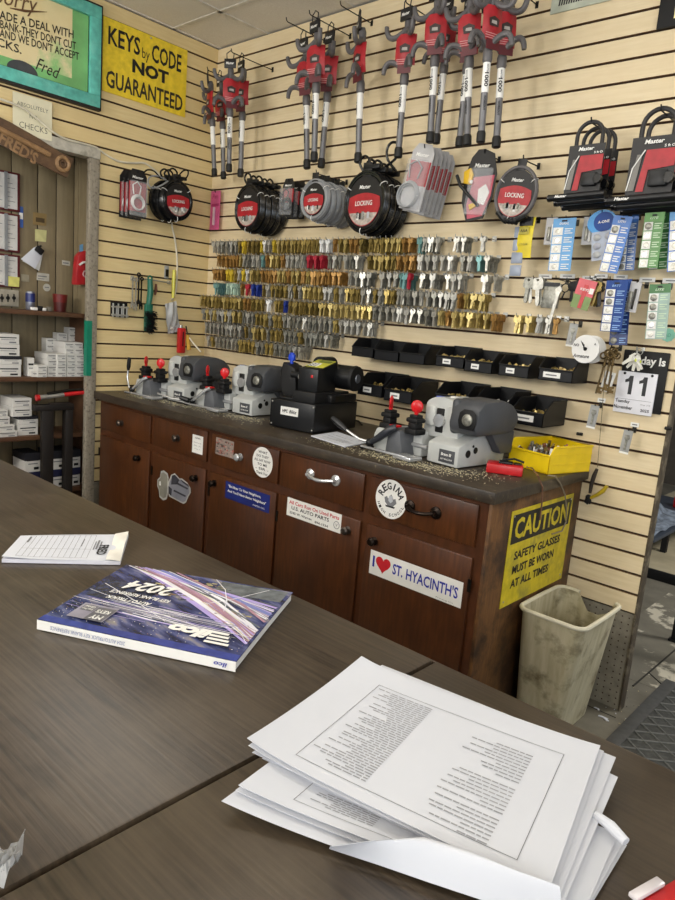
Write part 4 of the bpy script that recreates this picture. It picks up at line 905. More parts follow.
# second row
def big_keys(u, v, y, n, c, label, L=1.6, kind=0, rz=0):
    P = PY(u, v, y); t = thing('key_bunch', label, 'keys', tuple(P), (0, 0, R_(rz))); r = random.Random(int(u))
    for k in range(n):
        b = B(); M = Matrix.Translation((0, .008*k, 0)) @ Euler((0, r.uniform(-.22, .22), 0)).to_matrix().to_4x4() @ Matrix.Scale(L, 4)
        b.holed(key_outline(kind), HOLE, .002, KM[c[k % len(c)]], M); b.out('key', t, True, smooth=False)
    return t
for u, v, tw, lab in ((533.5, 279, .055, 'over the ring of grey keys'), (556, 279, .06, 'over the big grey key plate'), (567, 281, .0, 'with the black ring'), (578, 281, .055, 'over the black car key'), (590, 279, .05, 'over the red remote pack'), (637, 283, .055, 'over the narrow grey pack'), (661, 284, .055, 'over the lower green strip'), (610, 280, .05, 'over the tall blue strip')):
    hook_small(u, v, -.10, 'wire hook '+lab, tw)
big_keys(529, 280, -.098, 3, 'gn', 'grey keys on the hook under the yellow battery strip', 1.5, 2)
big_keys(538, 280, -.098, 3, 'ng', 'nickel keys beside the big grey key plate', 1.5, 3)
t = thing('key_plate', 'big grey key plate with one long key hanging from it', 'key holder', tuple(PY(553, 281, -.098)))
b = B(); b.prism([(-.038, -.10), (.028, -.10), (.036, -.01), (-.03, .0)], (0, 0, 0), X, Z, .012, NICKD, bev=.002); b.box(-.03, .03, -.004, .0, -.02, -.006, BLK); b.out('plate', t, True)
b = B(); b.prism([(.006, -.16), (.015, -.162), (.034, -.05), (.044, -.03), (.034, -.015), (.016, -.03), (.020, -.05)], (0, -.006, 0), X, Z, .003, NICK); b.out('long_key', t, True)
t = thing('split_ring', 'black split ring with a drop beside the black car key', 'key ring', tuple(PY(566, 283, -.096)))
b = B(); b.torus((0, 0, -.018), Y, .015, .0022, BLKM, 20, 6); b.tube([(0, -.001, -.033), (-.004, -.001, -.045), (-.008, -.001, -.058)], .003, BLKM, 6); b.out('ring', t, True)
t = thing('car_key', 'black headed car key between the ring and the red pack', 'car key', tuple(PY(575, 283, -.096)))
b = B(); b.prism([(-.028, -.012), (-.02, .004), (.0, .008), (.022, .004), (.028, -.012), (.02, -.03), (-.018, -.03)], (0, 0, 0), X, Z, .010, BLKM, bev=.002); b.out('key_head', t, True)
b = B(); b.box(-.012, -.002, -.002, .002, -.068, -.03, BLKM); b.box(.006, .016, .003, .007, -.064, -.03, BLKM); b.out('blade', t, True)
t = thing('remote_pack', 'red and green carded pack left of the tall blue strip', 'pack', tuple(PY(582, 280, -.10)), (0, R_(12), 0))
b = B(); b.box(-.01, .06, -.002, .0, -.10, .006, mat('salmon_card', 'd8636a', .45)); b.box(-.01, .06, -.003, -.002, -.10, -.052, mat('leaf_card', '7d9455', .45)); b.box(.018, .033, -.004, -.003, -.098, -.012, RED); b.box(.042, .058, -.0036, -.002, -.04, -.02, WHT); b.out('backing_card', t, True)
letters(t, [('KEYS', (.025, -.0042, -.03), X, Z, .035, .009, .02, 0, WHT)], local=True)
big_keys(598, 284, -.092, 4, 'dk', 'dark keys tucked beside the red and green pack', 1.4, 1)
strip_card('coin_cell_strip', 'tall blue strip of coin cells with two dark cells on top', 'battery strip', (607, 280.5), (600, 331), -.125, 19, 5, BLUE, BLUE, NICK, mat('pale_blue', '8fb4e0', .5), 'BATT', cells=2)
strip_card('coin_cell_strip', 'dark blue strip of coin cells half hidden behind the tall blue one', 'battery strip', (614, 280), (609, 345), -.09, 16, 6, BLUE, mat('dark_blue_card', '1b3570', .35), NICK, MATS['pale_blue'], 'BATT', cells=6, whitecol=False)
P = PY(637, 283, -.098); t = thing('narrow_pack', 'narrow clear pack of dark grey blades between blue and green strips', 'pack', tuple(P), (0, R_(4), 0))
b = B(); b.box(-.02, .018, -.001, .001, -.10, .004, MATS['pale_card']); b.out('hang_tab', t, True)
b = B(); b.box(-.017, -.004, -.007, -.001, -.095, -.03, NICKD, .002); b.box(-.001, .006, -.006, -.001, -.09, -.02, DKM, .001); b.out('blades', t, True)
strip_card('coin_cell_strip', 'green strip of coin cells with three dark cells above the calendar', 'battery strip', (650, 284.5), (645, 339), -.105, 18, 5, GREEN, mat('pale_strip', '9db8ac', .4), NICK, MATS['pale_green'], 'LITE', cells=3)
P = PY(668, 335, -.002); b = B(); b.prism([(.022*math.cos(k*math.pi/10)*(1+.12*(k % 2)), .022*math.sin(k*math.pi/10)*(1+.12*(k % 2))) for k in range(20)], (P.x, -.0015, P.z), X, Z, .001, mat('mint_sticker', '8fd0b8', .5)); put_text(b, 'AD', (P.x, -.0016, P.z), X, Z, .02, .012, mat('teal_ink', '4f9f88', .5))
tag(b.out('wall_sticker'), 'mint green round sticker right of the lowest green strip', 'sticker')
# single pack hooks lower down
for u, v, w_, lab in ((574, 324, .0, 'left end above the white spool'), (595, 406, .03, 'under the antique keys'), (628.5, 431, .03, 'under the calendar')):
    P = hook_small(u, v, -.06, 'wire hook at the '+lab if 'left' in lab else 'wire hook '+lab, w_)
    t = thing('narrow_pack', 'small grey key pack hanging '+('at the '+lab if 'left' in lab else lab), 'pack', (P.x, -.056, P.z), (0, R_(4), 0))
    b = B(); b.box(-.017, .016, -.001, .001, -.085, .002, mat('grey_pack_card', '9fa09e', .4)); b.box(-.017, .016, -.0014, -.001, -.085, -.078, WHT); b.out('hang_tab', t, True)
    b = B(); b.prism([(-.004, -.07), (.004, -.07), (.004, -.035), (.010, -.028), (.008, -.015), (-.008, -.015), (-.010, -.028), (-.004, -.035)], (0, -.003, 0), X, Z, .002, NICKD); b.out('key', t, True)
# white spool on a hook
P = PY(585.5, 349, -.12); k = mpp(P); r = 12.2*k*1.15
t = thing('cable_spool', 'white plastic spool on the hook above the last upper bin', 'spool', tuple(P))
ax = V((.0, 1, 0)); b = B(); b.lathe([(.008, -.002), (r, -.002), (r, .002), (r*.45, .004), (r*.45, .058), (r, .060), (r, .064), (.008, .064)], (0, 0, 0), ax, mat('spool_white', 'e4e3df', .4, 0, .03), 36); b.out('flanges', t, True)
b = B(); b.lathe([(.007, -.003), (.007, .01)], (0, 0, 0), ax, BLKM, 12); b.out('hub_hole', t, True)
b = B(); put_text(b, 'NO', (-.035, -.0022, .012), X, Z, .02, .01, INK, .03); put_text(b, 'Armature', (-.012, -.0022, -.026), X, Z, .06, .013, INK, .02, .2); put_text(b, 'A', (.034, -.0022, .02), X, Z, .008, .008, INK, .02); b.prism([(-.022, .03), (-.012, .012), (-.004, .006), (-.010, .02)], (0, -.0024, 0), X, Z, .0003, INK); b.out('lettering', t, True, smooth=False)
hook_obj('wall_hook', P-Y*.02, .14, 'dark hook through the white spool', m=BLKM)
# antique keys
P = PY(613, 349, -.07); t = thing('antique_keys', 'bunch of ornate antique brass keys hanging left of the calendar', 'keys', tuple(P))
for i, (dx, dz, rot_) in enumerate(((.0, 0, 5), (-.014, -.012, 8), (.012, -.006, 1))):
    b = B(); M = Matrix.Translation((dx, -.006*i, dz)) @ Matrix.Rotation(R_(rot_), 4, 'Y'); q = lambda x, z: M @ V((x, 0, z))
    AB = mat('antique_brass', '6d5a38', .5, .7, .3, 60)
    for cx, cz in ((-.012, -.016), (.012, -.016), (0, -.004)): b.torus(q(cx, cz), Y, .011, .0032, AB, 14, 6)
    b.tube([q(0, -.026), q(0, -.05), q(0, -.155)], [.005, .0038, .0035], AB, 8); b.ball(q(0, -.05), .007, .007, .005, AB)
    b.prism([((M @ V((x, 0, z))).x, (M @ V((x, 0, z))).z) for x, z in ((-.002, -.128), (.020, -.128), (.020, -.135), (.012, -.136), (.012, -.141), (.020, -.142), (.020, -.152), (-.002, -.152))], (0, -.006*i-.0015, 0), X, Z, .003, AB); b.out('antique_key', t, True)
hook_obj('wall_hook', P-Y*.02+Z*.004, .09, 'dark hook holding the antique keys', m=DKM)
t = thing('white_tag_card', 'small white tag between antique keys and calendar', 'tag', tuple(PY(611, 372, -.012)), (0, R_(10), 0))
b = B(); b.box(-.02, .02, -.001, .001, -.075, .0, WHT); b.tube([(.008, -.002, -.01), (.01, -.002, -.05), (-.004, -.002, -.056), (-.006, -.002, -.044)], .002, INK, 6); b.out('card', t, True)
# calendar
t = thing('calendar', 'tear-off Today Is calendar showing 11 on the slat wall', 'calendar', tuple(PY(640, 415, -.01)))
q = [PY(u, v, -.014) for u, v in ((623, 349.5), (670, 353), (659.5, 417), (612.5, 409.5))]
x0 = (q[0].x+q[3].x)/2; x1 = (q[1].x+q[2].x)/2; z1 = (q[0].z+q[1].z)/2; z0 = (q[2].z+q[3].z)/2; W = x1-x0; H = z1-z0
b = B(); b.box(x0+.006, x1, -.010, -.002, z0+.006, z1, BLKM, .003); b.out('backing_board', t)
px1 = x0+.835*W; pz1 = z1-.345*H
b = B(); b.box(x0, px1, -.017, -.0102, z0-.004, pz1, mat('calendar_paper', 'e6e6ec', .7, 0, .03), .001); b.out('page_block', t)
letters(t, [('Today Is', (x0+.55*W, -.0101, z1-.17*H), X, Z, .78*W, .17*H, .03, 0, WHT)], name='heading', lift=.0008)
pw, ph = px1-x0, pz1-z0
letters(t, [('Tuesday', (x0+.22*pw, -.0172, z0+.25*ph), X, Z, .38*pw, .10*ph, .02, 0, INK), ('November', (x0+.26*pw, -.0172, z0+.11*ph), X, Z, .48*pw, .09*ph, .02, 0, INK), ('2025', (x0+.82*pw, -.0172, z0+.085*ph), X, Z, .22*pw, .07*ph, .02, 0, INK), ('Day 315', (x0+.82*pw, -.0172, z0+.22*ph), X, Z, .24*pw, .04*ph, 0, 0, INKG)])
b = B(); CHI = mat('charcoal_ink', '2f3034', .6)
for s in (.36, .72): b.prism([(.05*pw, -.23*ph), (.05*pw, .23*ph), (-.04*pw, .23*ph), (-.075*pw, .16*ph), (-.15*pw, .13*ph), (-.15*pw, .055*ph), (-.045*pw, .085*ph), (-.045*pw, -.23*ph)], (x0+s*pw, -.0176, z0+.67*ph), X, Z, .0004, CHI)
b.out('big_numerals', t, smooth=False)
b = B(); b.box(x0+.06*pw, px1-.05*pw, -.0176, -.0172, z0+.315*ph, z0+.322*ph, INKG)
for s in (.17, .87): b.ball((x0+s*pw, -.0175, pz1-.05*ph), .005, .002, .005, INK)
b.out('rivets', t)
# white headed keys hung over the calendar
P = PY(638, 353, -.05); t = thing('white_keys', 'bunch of white headed keys hanging over the calendar heading', 'keys', tuple(P), (0, 0, 0), None, .86); WK = mat('cream_key_plastic', 'dfddd0', .45, 0, .04)
for i, a in enumerate((34, 6, -18, 52, -34)):
    b = B(); M = Matrix.Translation((0, -.006*i, -.012)) @ Matrix.Rotation(R_(a), 4, 'Y')
    b.holed([(.012*math.cos(k*math.pi/8), .014*math.sin(k*math.pi/8)-.004) for k in range(5, 12)][::1] and [(-.006, -.062), (.004, -.064), (.008, -.03), (.015, -.018), (.014, .0), (.006, .010), (-.006, .010), (-.014, .0), (-.015, -.018), (-.008, -.03)], HOLE, .004, WK if i < 4 else NICK, M); b.out('white_key', t, True, smooth=False)
b = B(); b.torus((0, -.012, -.002), X+Y*.4, .016, .0018, STEEL, 20, 6); b.torus((.008, -.008, .006), Y, .013, .0016, STEEL, 20, 6); b.ball((.004, -.026, -.03), .005, .003, .007, mat('lime_dot', 'c7d24a', .4)); b.ball((.026, -.03, -.034), .004, .003, .006, MATS['lime_dot']); b.out('ring', t, True)
hook_obj('wall_hook', P-Y*.02+Z*.006, .07, 'steel hook holding the white headed keys', m=STEEL)
# pliers on a string
A = PY(606, 352, -.02); E = PY(597.5, 467, -.02)
t = thing('pliers', 'black and yellow handled pliers hanging on a string by the cabinet', 'pliers', tuple(PY(590, 490, -.03)))
W_ = lambda u, v: PY(u, v, -.03); DKR = mat('dark_grip', '2a1f14', .6); YG = mat('yellow_grip', 'b39a1d', .5)
b = B(); b.tube([W_(597, 469), W_(594, 476), W_(591.5, 484), W_(590, 493)], [.006, .0085, .008, .006], DKR, 8); b.out('handle', t)['label'] = 'dark handle'
b = B(); b.tube([W_(607, 486), W_(603, 491), W_(597, 495), W_(590, 498)], [.0065, .0085, .007, .006], YG, 8); b.out('handle', t)['label'] = 'yellow handle'
b = B(); b.ball(W_(588.5, 497.5), .012, .008, .012, BLKM); b.tube([W_(588.5, 497), W_(586, 502), W_(588, 504)], [.010, .008, .004], BLKM, 8); b.tube([W_(589, 498), W_(590, 502), W_(589.5, 504)], [.008, .006, .003], BLKM, 8); b.out('jaws', t)
b = B(); b.tube([A, (A+E)/2+X*.002, E], .0011, mat('string', '7a6c52', .8), 5); tag(b.out('string'), 'thin string holding the pliers against the slats', 'string')
# small dark screws / hook ends in the grooves
for i, (u, v) in enumerate(((579.5, 434), (668, 428.5))):
    P = PY(u, v, -.006); b = B(); b.tube([(P.x-.010, -.008, P.z), (P.x+.012, -.008, P.z+.001)], .006, BLKM, 8); tag(b.out('hook_stub'), ['dark hook stub in a slat groove above the yellow bin', 'dark hook stub in a slat groove at the wall end'][i], 'hook')
# printed board at the very top and a black sign
y0 = -.006; q = [PY(u, v, y0) for u, v in ((550, 14.5), (620, -3))]
t = thing('printed_board', 'pale green printed board cut off by the frame top', 'notice', tuple(q[0])); a, c = q; 
b = B(); b.box(a.x, a.x+.36, -.006, -.001, a.z, a.z+.235, mat('pale_green_board', 'b9bfae', .5)); b.out('board', t)
b = B()
for k in range(18): b.prism([(0, 0), (.006, 0), (.009, .03), (.003, .03)], (a.x+.03+.0095*k, -.0062, a.z+.022), X, Z, .0003, INK)
b.out('stripes', t)
a = PY(656, 30, -.012)
t = thing('black_sign', 'black framed sign with big yellow letter at top right', 'sign', tuple(a)); bb = B(); bb.box(a.x, a.x+.30, -.016, -.001, a.z, a.z+.24, BLKM, .004); bb.out('board', t)
letters(t, [('W', (a.x+.105, -.0162, a.z+.135), X, Z, .15, .13, .06, 0, YEL), ('150', (a.x+.10, -.0162, a.z+.045), X, Z, .09, .045, .04, 0, mat('cream_ink', 'ebe3b0', .5))], lift=.0012)
# ================================================================== KEY MACHINES ON THE WORKTOP
WZ = .9045
def key_machine(o, label, lever, scale=1., yaw=0., arm=None):
    t = thing('key_duplicator', label, 'key machine', o, (0, 0, R_(yaw)), 'grey key duplicators on the worktop', scale)
    b = B(); b.prism([(0, 0.004), (.285, .004), (.285, .075), (.24, .118), (.10, .112), (.0, .078)], (.165, 0, 0), Y, Z, .140, GRYM, bev=.005)
    for p in ((.04, .02), (.15, .02), (.04, .265), (.15, .265)): b.cyl((p[0], p[1], 0), (p[0], p[1], .008), .010, RUB, None, 10)
    b.out('base', t, True)
    for y, z, r in ((.055, .052, .014), (.098, .062, .012), (.082, .078, .005)):
        b = B(); b.lathe([(r, 0), (r, .0015), (r*.8, .0016)], (.1652, y, z), X, BLKM, 18); b.out('socket', t, True)
    b = B(); b.box(.080, .150, -.0016, .002, .014, .060, GRYD, .001); o_ = b.out('name_plate', t, True); o_['label'] = 'dark grey name plate'
    letters(t, [('Bravo III', (.113, -.0018, .044), X, Z, .045, .011, .03, .1, WHT), ('KEY MACHINE', (.116, -.0018, .027), X, Z, .052, .006, .01, 0, WHT)], local=True)
    # neck with arched top
    arch = [(-.055, .085), (.098, .085), (.098, .20)]+[(.020+.078*math.cos(k*math.pi/12)*(1 if k < 6 else .96), .20+.036*math.sin(k*math.pi/12)) for k in range(1, 12)]+[(-.055, .195)]
    b = B(); b.prism(arch, (0, .062, 0), X, Z, .15, GRYM, bev=.007); b.prism([(.045, .085), (.112, .085), (.108, .205), (.050, .205)], (0, .055, 0), X, Z, .06, GRYM, bev=.006)
    b.box(-.048, .0, .052, .10, .125, .20, GRYM, .008); b.out('neck', t, True)
    b = B(); b.box(.002, .036, .056, .070, .105, .195, BLKM, .004); b.cyl((.02, .05, .15), (.02, .09, .15), .024, CHR, None, 20); b.cyl((-.03, .06, .148), (.03, .06, .148), .008, CHR, None, 12); b.out('cutter_wheel', t, True)
    b = B(); b.prism([(-.010, 0), (.010, 0), (0, .017)], (.085, .0535, .165), X, Z, .0006, mat('warning_yellow', 'd9c23a', .5)); b.ball((.03, .12, .2365), .016, .020, .004, WHT); b.box(-.03, .005, .085, .11, .230, .2345, mat('blue_mark', '5563b4', .5), .002); b.out('sticker', t, True)
    # dark rounded cover
    b = B(); b.prism([(.0, .150), (.012, .215), (.05, .248), (.16, .250), (.22, .235), (.262, .200), (.268, .165), (.235, .128), (.02, .122)], (.225, 0, 0), Y, Z, .125, GRYD, bev=.022)
    b.box(.092, .125, .02, .21, .118, .244, GRYD, .016, 4); o_ = b.out('motor_cover', t, True); o_['label'] = 'dark grey rounded motor cover'
    b = B(); b.prism([(.20, .05), (.27, .05), (.275, .135), (.13, .125)], (.205, 0, 0), Y, Z, .038, GRYD, bev=.006); b.out('motor_bracket', t, True)
    b = B(); b.prism([(-.030, -.034), (.030, -.034), (.038, -.006), (.034, .022), (.016, .036), (-.016, .036), (-.034, .022), (-.038, -.006)], (.184, -.0005, .180), X, Z, .004, BLKM, bev=.001); b.lathe([(.021, .0), (.021, .006), (.014, .009), (.006, .010)], (.188, -.001, .180), -Y, NICKD, 24); b.out('hub', t, True)
    # carriage on the left
    b = B(); b.prism([(-.222, .004), (-.150, .004), (-.150, .06), (-.170, .090), (-.210, .090), (-.224, .06)], (0, -.03, 0), X, Z, .17, GRYM, bev=.006); b.out('carriage_block', t, True); b = B(); b.prism([(-.075, .004), (-.028, .004), (-.03, .10), (-.075, .10)], (0, .03, 0), X, Z, .10, GRYM, bev=.006); b.out('carriage_block', t, True)
    b = B(); b.prism([(-.15, .004), (-.062, .004), (-.085, .095), (-.140, .100)], (0, -.038, 0), X, Z, .17, GRYC, bev=.004); b.out('carriage_deck', t, True)
    b = B(); b.tube([(-.215, -.055, .030), (-.17, -.06, .055), (-.12, -.052, .098), (-.10, -.04, .108)], [.011, .014, .016, .013] if arm is None else [.008, .009, .009, .009], arm or mat('dark_lever', '2e3138', .35), 10); b.ball((-.215, -.056, .030), .017, .015, .017, BLK); b.box(-.135, -.10, -.045, -.01, .106, .114, REDB, .003); b.out('lever_arm', t, True)
    for i, x in enumerate((-.182, -.052)):
        b = B(); z0 = .088; b.box(x-.028, x+.028, -.02, .04, z0, z0+.022, BLKM, .004); b.box(x-.02, x+.02, -.012, .03, z0+.02, z0+.045, BLKM, .006); b.box(x-.027, x+.027, -.018, .036, z0+.044, z0+.062, BLKM, .006); b.box(x-.018, x+.018, -.01, .028, z0+.06, z0+.074, BLKM, .004); c = b.out('vise', t, True)
        b = B(); M = Matrix.Translation((x+.002, .006, z0+.104)) @ Matrix.Rotation(R_(-57 if i == 0 else 30), 4, 'Z') @ Matrix.Rotation(R_(12 if i == 0 else -6), 4, 'Y')
        b.ball((0, 0, 0), .0235, .0075, .0245, REDB, M, 18, 10); b.cyl((x, .008, z0+.070), (x+.002, .006, z0+.092), .0075, REDB, .008, 12); b.out('wing_knob', c, True)['label'] = 'red wing knob'
    b = B(); b.box(-.225, .0, -.098, -.084, .014, .022, CHR, .002); b.box(-.225, -.215, -.098, -.02, .008, .014, DKM); b.box(-.055, .03, -.098, -.03, .006, .020, CHR, .003); b.cyl((-.075, .03, .045), (.0, .03, .045), .009, CHR, None, 12); b.out('rail', t, True)
    b = B(); b.tube(lever[0], .0052, CHR, 8); h = b.out('lever_rod', t, True)
    b = B(); b.tube(lever[1], lever[2], BLK, 10); b.out('grip', h, True)['label'] = 'black lever grip'
    return t
o1 = PZ(182, 403.9, WZ)-X*.158; o2 = PZ(249.7, 417, WZ)-X*.158; o4 = PZ(459, 469.3, WZ)-X*.165
up = ([(-.225, -.03, .03), (-.25, -.05, .035), (-.268, -.052, .09), (-.264, -.05, .135)], [(-.264, -.05, .13), (-.262, -.049, .15), (-.258, -.048, .20)], [.007, .011, .010])
fl = ([(-.225, -.06, .03), (-.30, -.115, .03), (-.40, -.135, .045)], [(-.225, -.072, .03), (-.27, -.09, .04)], [.013, .012])
fl2 = ([(-.225, -.05, .03), (-.27, -.06, .034), (-.34, -.07, .06)], [(-.335, -.069, .058), (-.37, -.075, .076), (-.41, -.08, .095)], [.009, .014, .011])
key_machine(o1, 'grey key machine with upright lever at the left end of the worktop', up, .97, 3, CHR)
key_machine(o2, 'grey key machine left of the black code machine', fl, .97, 3, CHR)
key_machine(o4, 'largest grey key machine next to the yellow bin', fl2, 1.0, -5)
# black code machine
A = PZ(269, 426, WZ); t = thing('code_machine', 'black code cutting machine with yellow control panel between the grey ones', 'key machine', tuple(A), (0, 0, R_(8)))
b = B(); b.box(0, .240, 0, .33, .004, .125, BLK, .004); b.out('base', t, True)
b = B()
for x in (.012, .233):
    for z in (.016, .113): b.ball((x, -.001, z), .004, .003, .004, STEEL)
b.out('screw', t, True)
b = B(); b.box(.06, .155, -.0015, 0, .062, .098, WHT); b.out('label_plate', t, True)['label'] = 'white label plate'
letters(t, [('HPC', (.085, -.0017, .080), X, Z, .030, .014, .03, .1, INK), ('Blitz', (.128, -.0017, .080), X, Z, .040, .015, .02, .2, INK)], local=True)
b = B(); b.prism([(.09, .0), (.10, .045), (.215, .045), (.215, 0)], (0, .03, .125), X, Z, .26, BLKM, bev=.004); b.box(.02, .12, .03, .2, .125, .135, BLKM, .003); b.out('plinth', t, True)
b = B(); b.prism([(.06, .170), (.20, .170), (.20, .300), (.10, .272), (.06, .268)], (.200, 0, 0), Y, Z, .105, BLK, bev=.003); b.out('head', t, True)
b = B(); M = Matrix.Translation((.1475, .148, .2865)) @ Matrix.Rotation(math.atan2(.028, .10), 4, 'X')
b.box(-.048, .048, -.05, .05, 0, .003, mat('lime_panel', 'c9c545', .45), .001, M=M); b.box(-.042, .01, -.045, .0, .003, .0036, WHT, 0, M=M); b.box(-.02, .042, .01, .042, .003, .0045, mat('lcd_green', '76803a', .3), 0, M=M)
for i in range(3):
    for j in range(3): b.box(-.04+.016*i, -.030+.016*i, -.05+.016*j, -.040+.016*j, .0036, .0042, INKG, 0, M=M)
b.out('control_panel', t, True)['label'] = 'lime yellow control panel'
b = B(); b.box(.165, .175, .057, .061, .230, .242, REDB, .001); b.out('button', t, True)['label'] = 'red button'
b = B(); b.cyl((.13, .24, .235), (.272, .24, .235), .054, BLK, None, 28); b.lathe([(.057, 0), (.054, .012), (.036, .014)], (.272, .24, .235), X, BLKM, 28); b.lathe([(.020, 0), (.018, .004)], (.2865, .24, .235), X, mat('motor_badge', '70757e', .3, .6), 20); b.out('motor', t, True)
b = B(); b.prism([(.0, 0), (.075, 0), (.06, .13), (-.01, .155), (-.025, .11), (-.01, .03)], (-.015, .10, .125), X, Z, .09, BLKM, bev=.006); b.cyl((.03, .10, .23), (.13, .10, .23), .014, BLKM, None, 14); b.cyl((.08, .10, .225), (.095, .10, .225), .022, STEEL, None, 16); b.cyl((.10, .20, .28), (.10, .30, .28), .035, BLKM, None, 20); b.out('carriage', t, True)
b = B(); b.cyl((-.008, .14, .265), (-.008, .14, .29), .008, mat('blue_knob', '2148c8', .3)); b.box(-.024, .008, .132, .148, .286, .315, MATS['blue_knob'], .004); b.cyl((-.008, .14, .312), (-.008, .14, .322), .010, MATS['blue_knob'], None, 10); b.out('wing_knob', t, True)['label'] = 'blue wing knob'
b = B(); b.box(.20, .238, .12, .32, .126, .16, BLKM, .004); b.box(.238, .240, .15, .22, .130, .155, DKM); b.out('side_bracket', t, True)
# papers, shavings, red case, wires on the worktop
q = [PZ(u, v, WZ+.004) for u, v in ((311, 435.5), (345, 446.5), (368, 442), (337, 431.5))]
t = thing('note_pad', 'white note pad lying in front of the black code machine', 'note pad', tuple(q[0])); b = B()
b.prism([((p-q[0]).x, (p-q[0]).y) for p in q], q[0], X, Y, .0038, PAPER); b.out('sheets', t)
b = B(); 
for k in range(3):
    s, e = q[0].lerp(q[3], .25+.2*k), q[1].lerp(q[2], .25+.2*k); b.tube([s.lerp(e, .15)+Z*.0004, s.lerp(e, .8)+Z*.0004], .0006, INKG, 4)
b.out('ruled_lines', t)
SHV = [mat('dust_beige', 'c9bf9e', .7), mat('pale_dust', 'cfc49c', .7), mat('dust_grey', 'b7b096', .7)]
rr = random.Random(4); b = B()
for cx, cy, sx, sy, n in ((.62, -.56, .34, .07, 480), (1.02, -.53, .18, .08, 320), (2.05, -.60, .2, .06, 560), (2.25, -.55, .12, .10, 240), (.3, -.6, .14, .05, 250), (1.9, -.62, .3, .06, 400)):
    for k in range(n):
        x, y = rr.gauss(cx, sx*.5), rr.gauss(cy, sy*.55)
        if not (.05 < x < 2.43 and -.715 < y < -.2) or any(-.26 < x-o.x < .18 and y > o.y-.005 for o in (o1, o2, o4)) or (1.17 < x < 1.5 and y > -.56): continue
        s = rr.uniform(.0005, .0018); M = Matrix.Translation((x, y, WZ+.0006)) @ Matrix.Rotation(rr.uniform(0, 3), 4, 'Z'); b.box(-s*1.5, s*1.5, -s*.5, s*.5, -.0005, .0005+s*.3, rr.choice(SHV), M=M)
tag(b.out('brass_shavings', smooth=False), 'pale brass shavings scattered along the worktop before the key machines', 'metal shavings', None, 'stuff')
A, E = PZ(485.5, 472.5, WZ), PZ(522, 477.5, WZ); d = (E-A).normalized(); L = (E-A).length; a = math.atan2(d.y, d.x)
t = thing('red_case', 'small red plastic case with black parts beside the yellow bin', 'case', tuple(A+Z*.0005), (0, 0, a)); b = B(); b.box(0, L, 0, .075, 0, .034, RED, .005); b.out('case_body', t, True)
b = B(); b.box(.04, L*.7, .02, .055, .034, .042, BLK, .003); b.box(L*.72, L*.95, .03, .06, .034, .039, DKM, .002); b.tube([(.05, .06, .04), (.09, .05, .052), (L, .04, .045)], .004, BLKM, 7); b.out('tool_bits', t, True)
COPP = mat('coppery_wire', '8f6a58', .4, .3); GRYW = mat('pale_wire', '8c8170', .5)
pts = [PZ(527, 467, WZ+.03), PZ(532, 468, WZ+.024), PX(538, 476, 2.463), PX(542.5, 487, 2.465), PX(542, 502, 2.454), PX(540, 520, 2.448)]
b = B(); b.tube(pts, .0028, COPP, 7); tag(b.out('copper_wire'), 'copper coloured wire hanging over the first letters of the caution sign', 'wire')
pts = [PZ(548, 475.5, WZ+.006), PZ(555, 476, WZ+.012), PX(560, 482.7, 2.463), PX(565, 494.5, 2.465), PX(566.5, 508, 2.456), PX(566, 522, 2.448), PX(562, 531, 2.447), PX(552, 534, 2.447)]
b = B(); b.tube(pts, .0026, GRYW, 7); tag(b.out('grey_wire'), 'pale wire looping over the end of the caution sign', 'wire')
pts = [V((p.x, min(p.y, -.03), p.z)) for p in (PZ(352, 420, WZ+.005), PZ(346, 414, WZ+.005), PZ(356, 411, WZ+.005), PZ(366, 413, WZ+.005), PZ(372, 420, WZ+.005), PZ(362, 425, WZ+.005))]
b = B(); b.tube(pts, .004, BLKM, 7); tag(b.out('power_cord'), 'black power cord lying behind the code machine', 'cord')
# ================================================================== THINGS ON THE SHOP COUNTER
CZ = .9505
def surf(q, zf):
    q = [V(p) for p in q]
    def f(s, t):
        p = q[0].lerp(q[1], s).lerp(q[3].lerp(q[2], s), t); return V((p.x, p.y, p.z+zf(s, t)))
    return f
def patch(b, f, s0, s1, t0, t1, m, lift, ns=1, nt=1):
    n = (f(.5, .5)-f(.51, .5)).cross(f(.5, .5)-f(.5, .51)).normalized(); n = n if n.z > 0 else -n; i = b.mi(m)
    for a in range(ns):
        for c in range(nt):
            S = [s0+(s1-s0)*a/ns, s0+(s1-s0)*(a+1)/ns]; T = [t0+(t1-t0)*c/nt, t0+(t1-t0)*(c+1)/nt]
            P = [f(S[0], T[0])+n*lift, f(S[1], T[0])+n*lift, f(S[1], T[1])+n*lift, f(S[0], T[1])+n*lift]
            if (P[1]-P[0]).cross(P[2]-P[1]).z < 0: P = P[::-1]
            b.face(P, m)
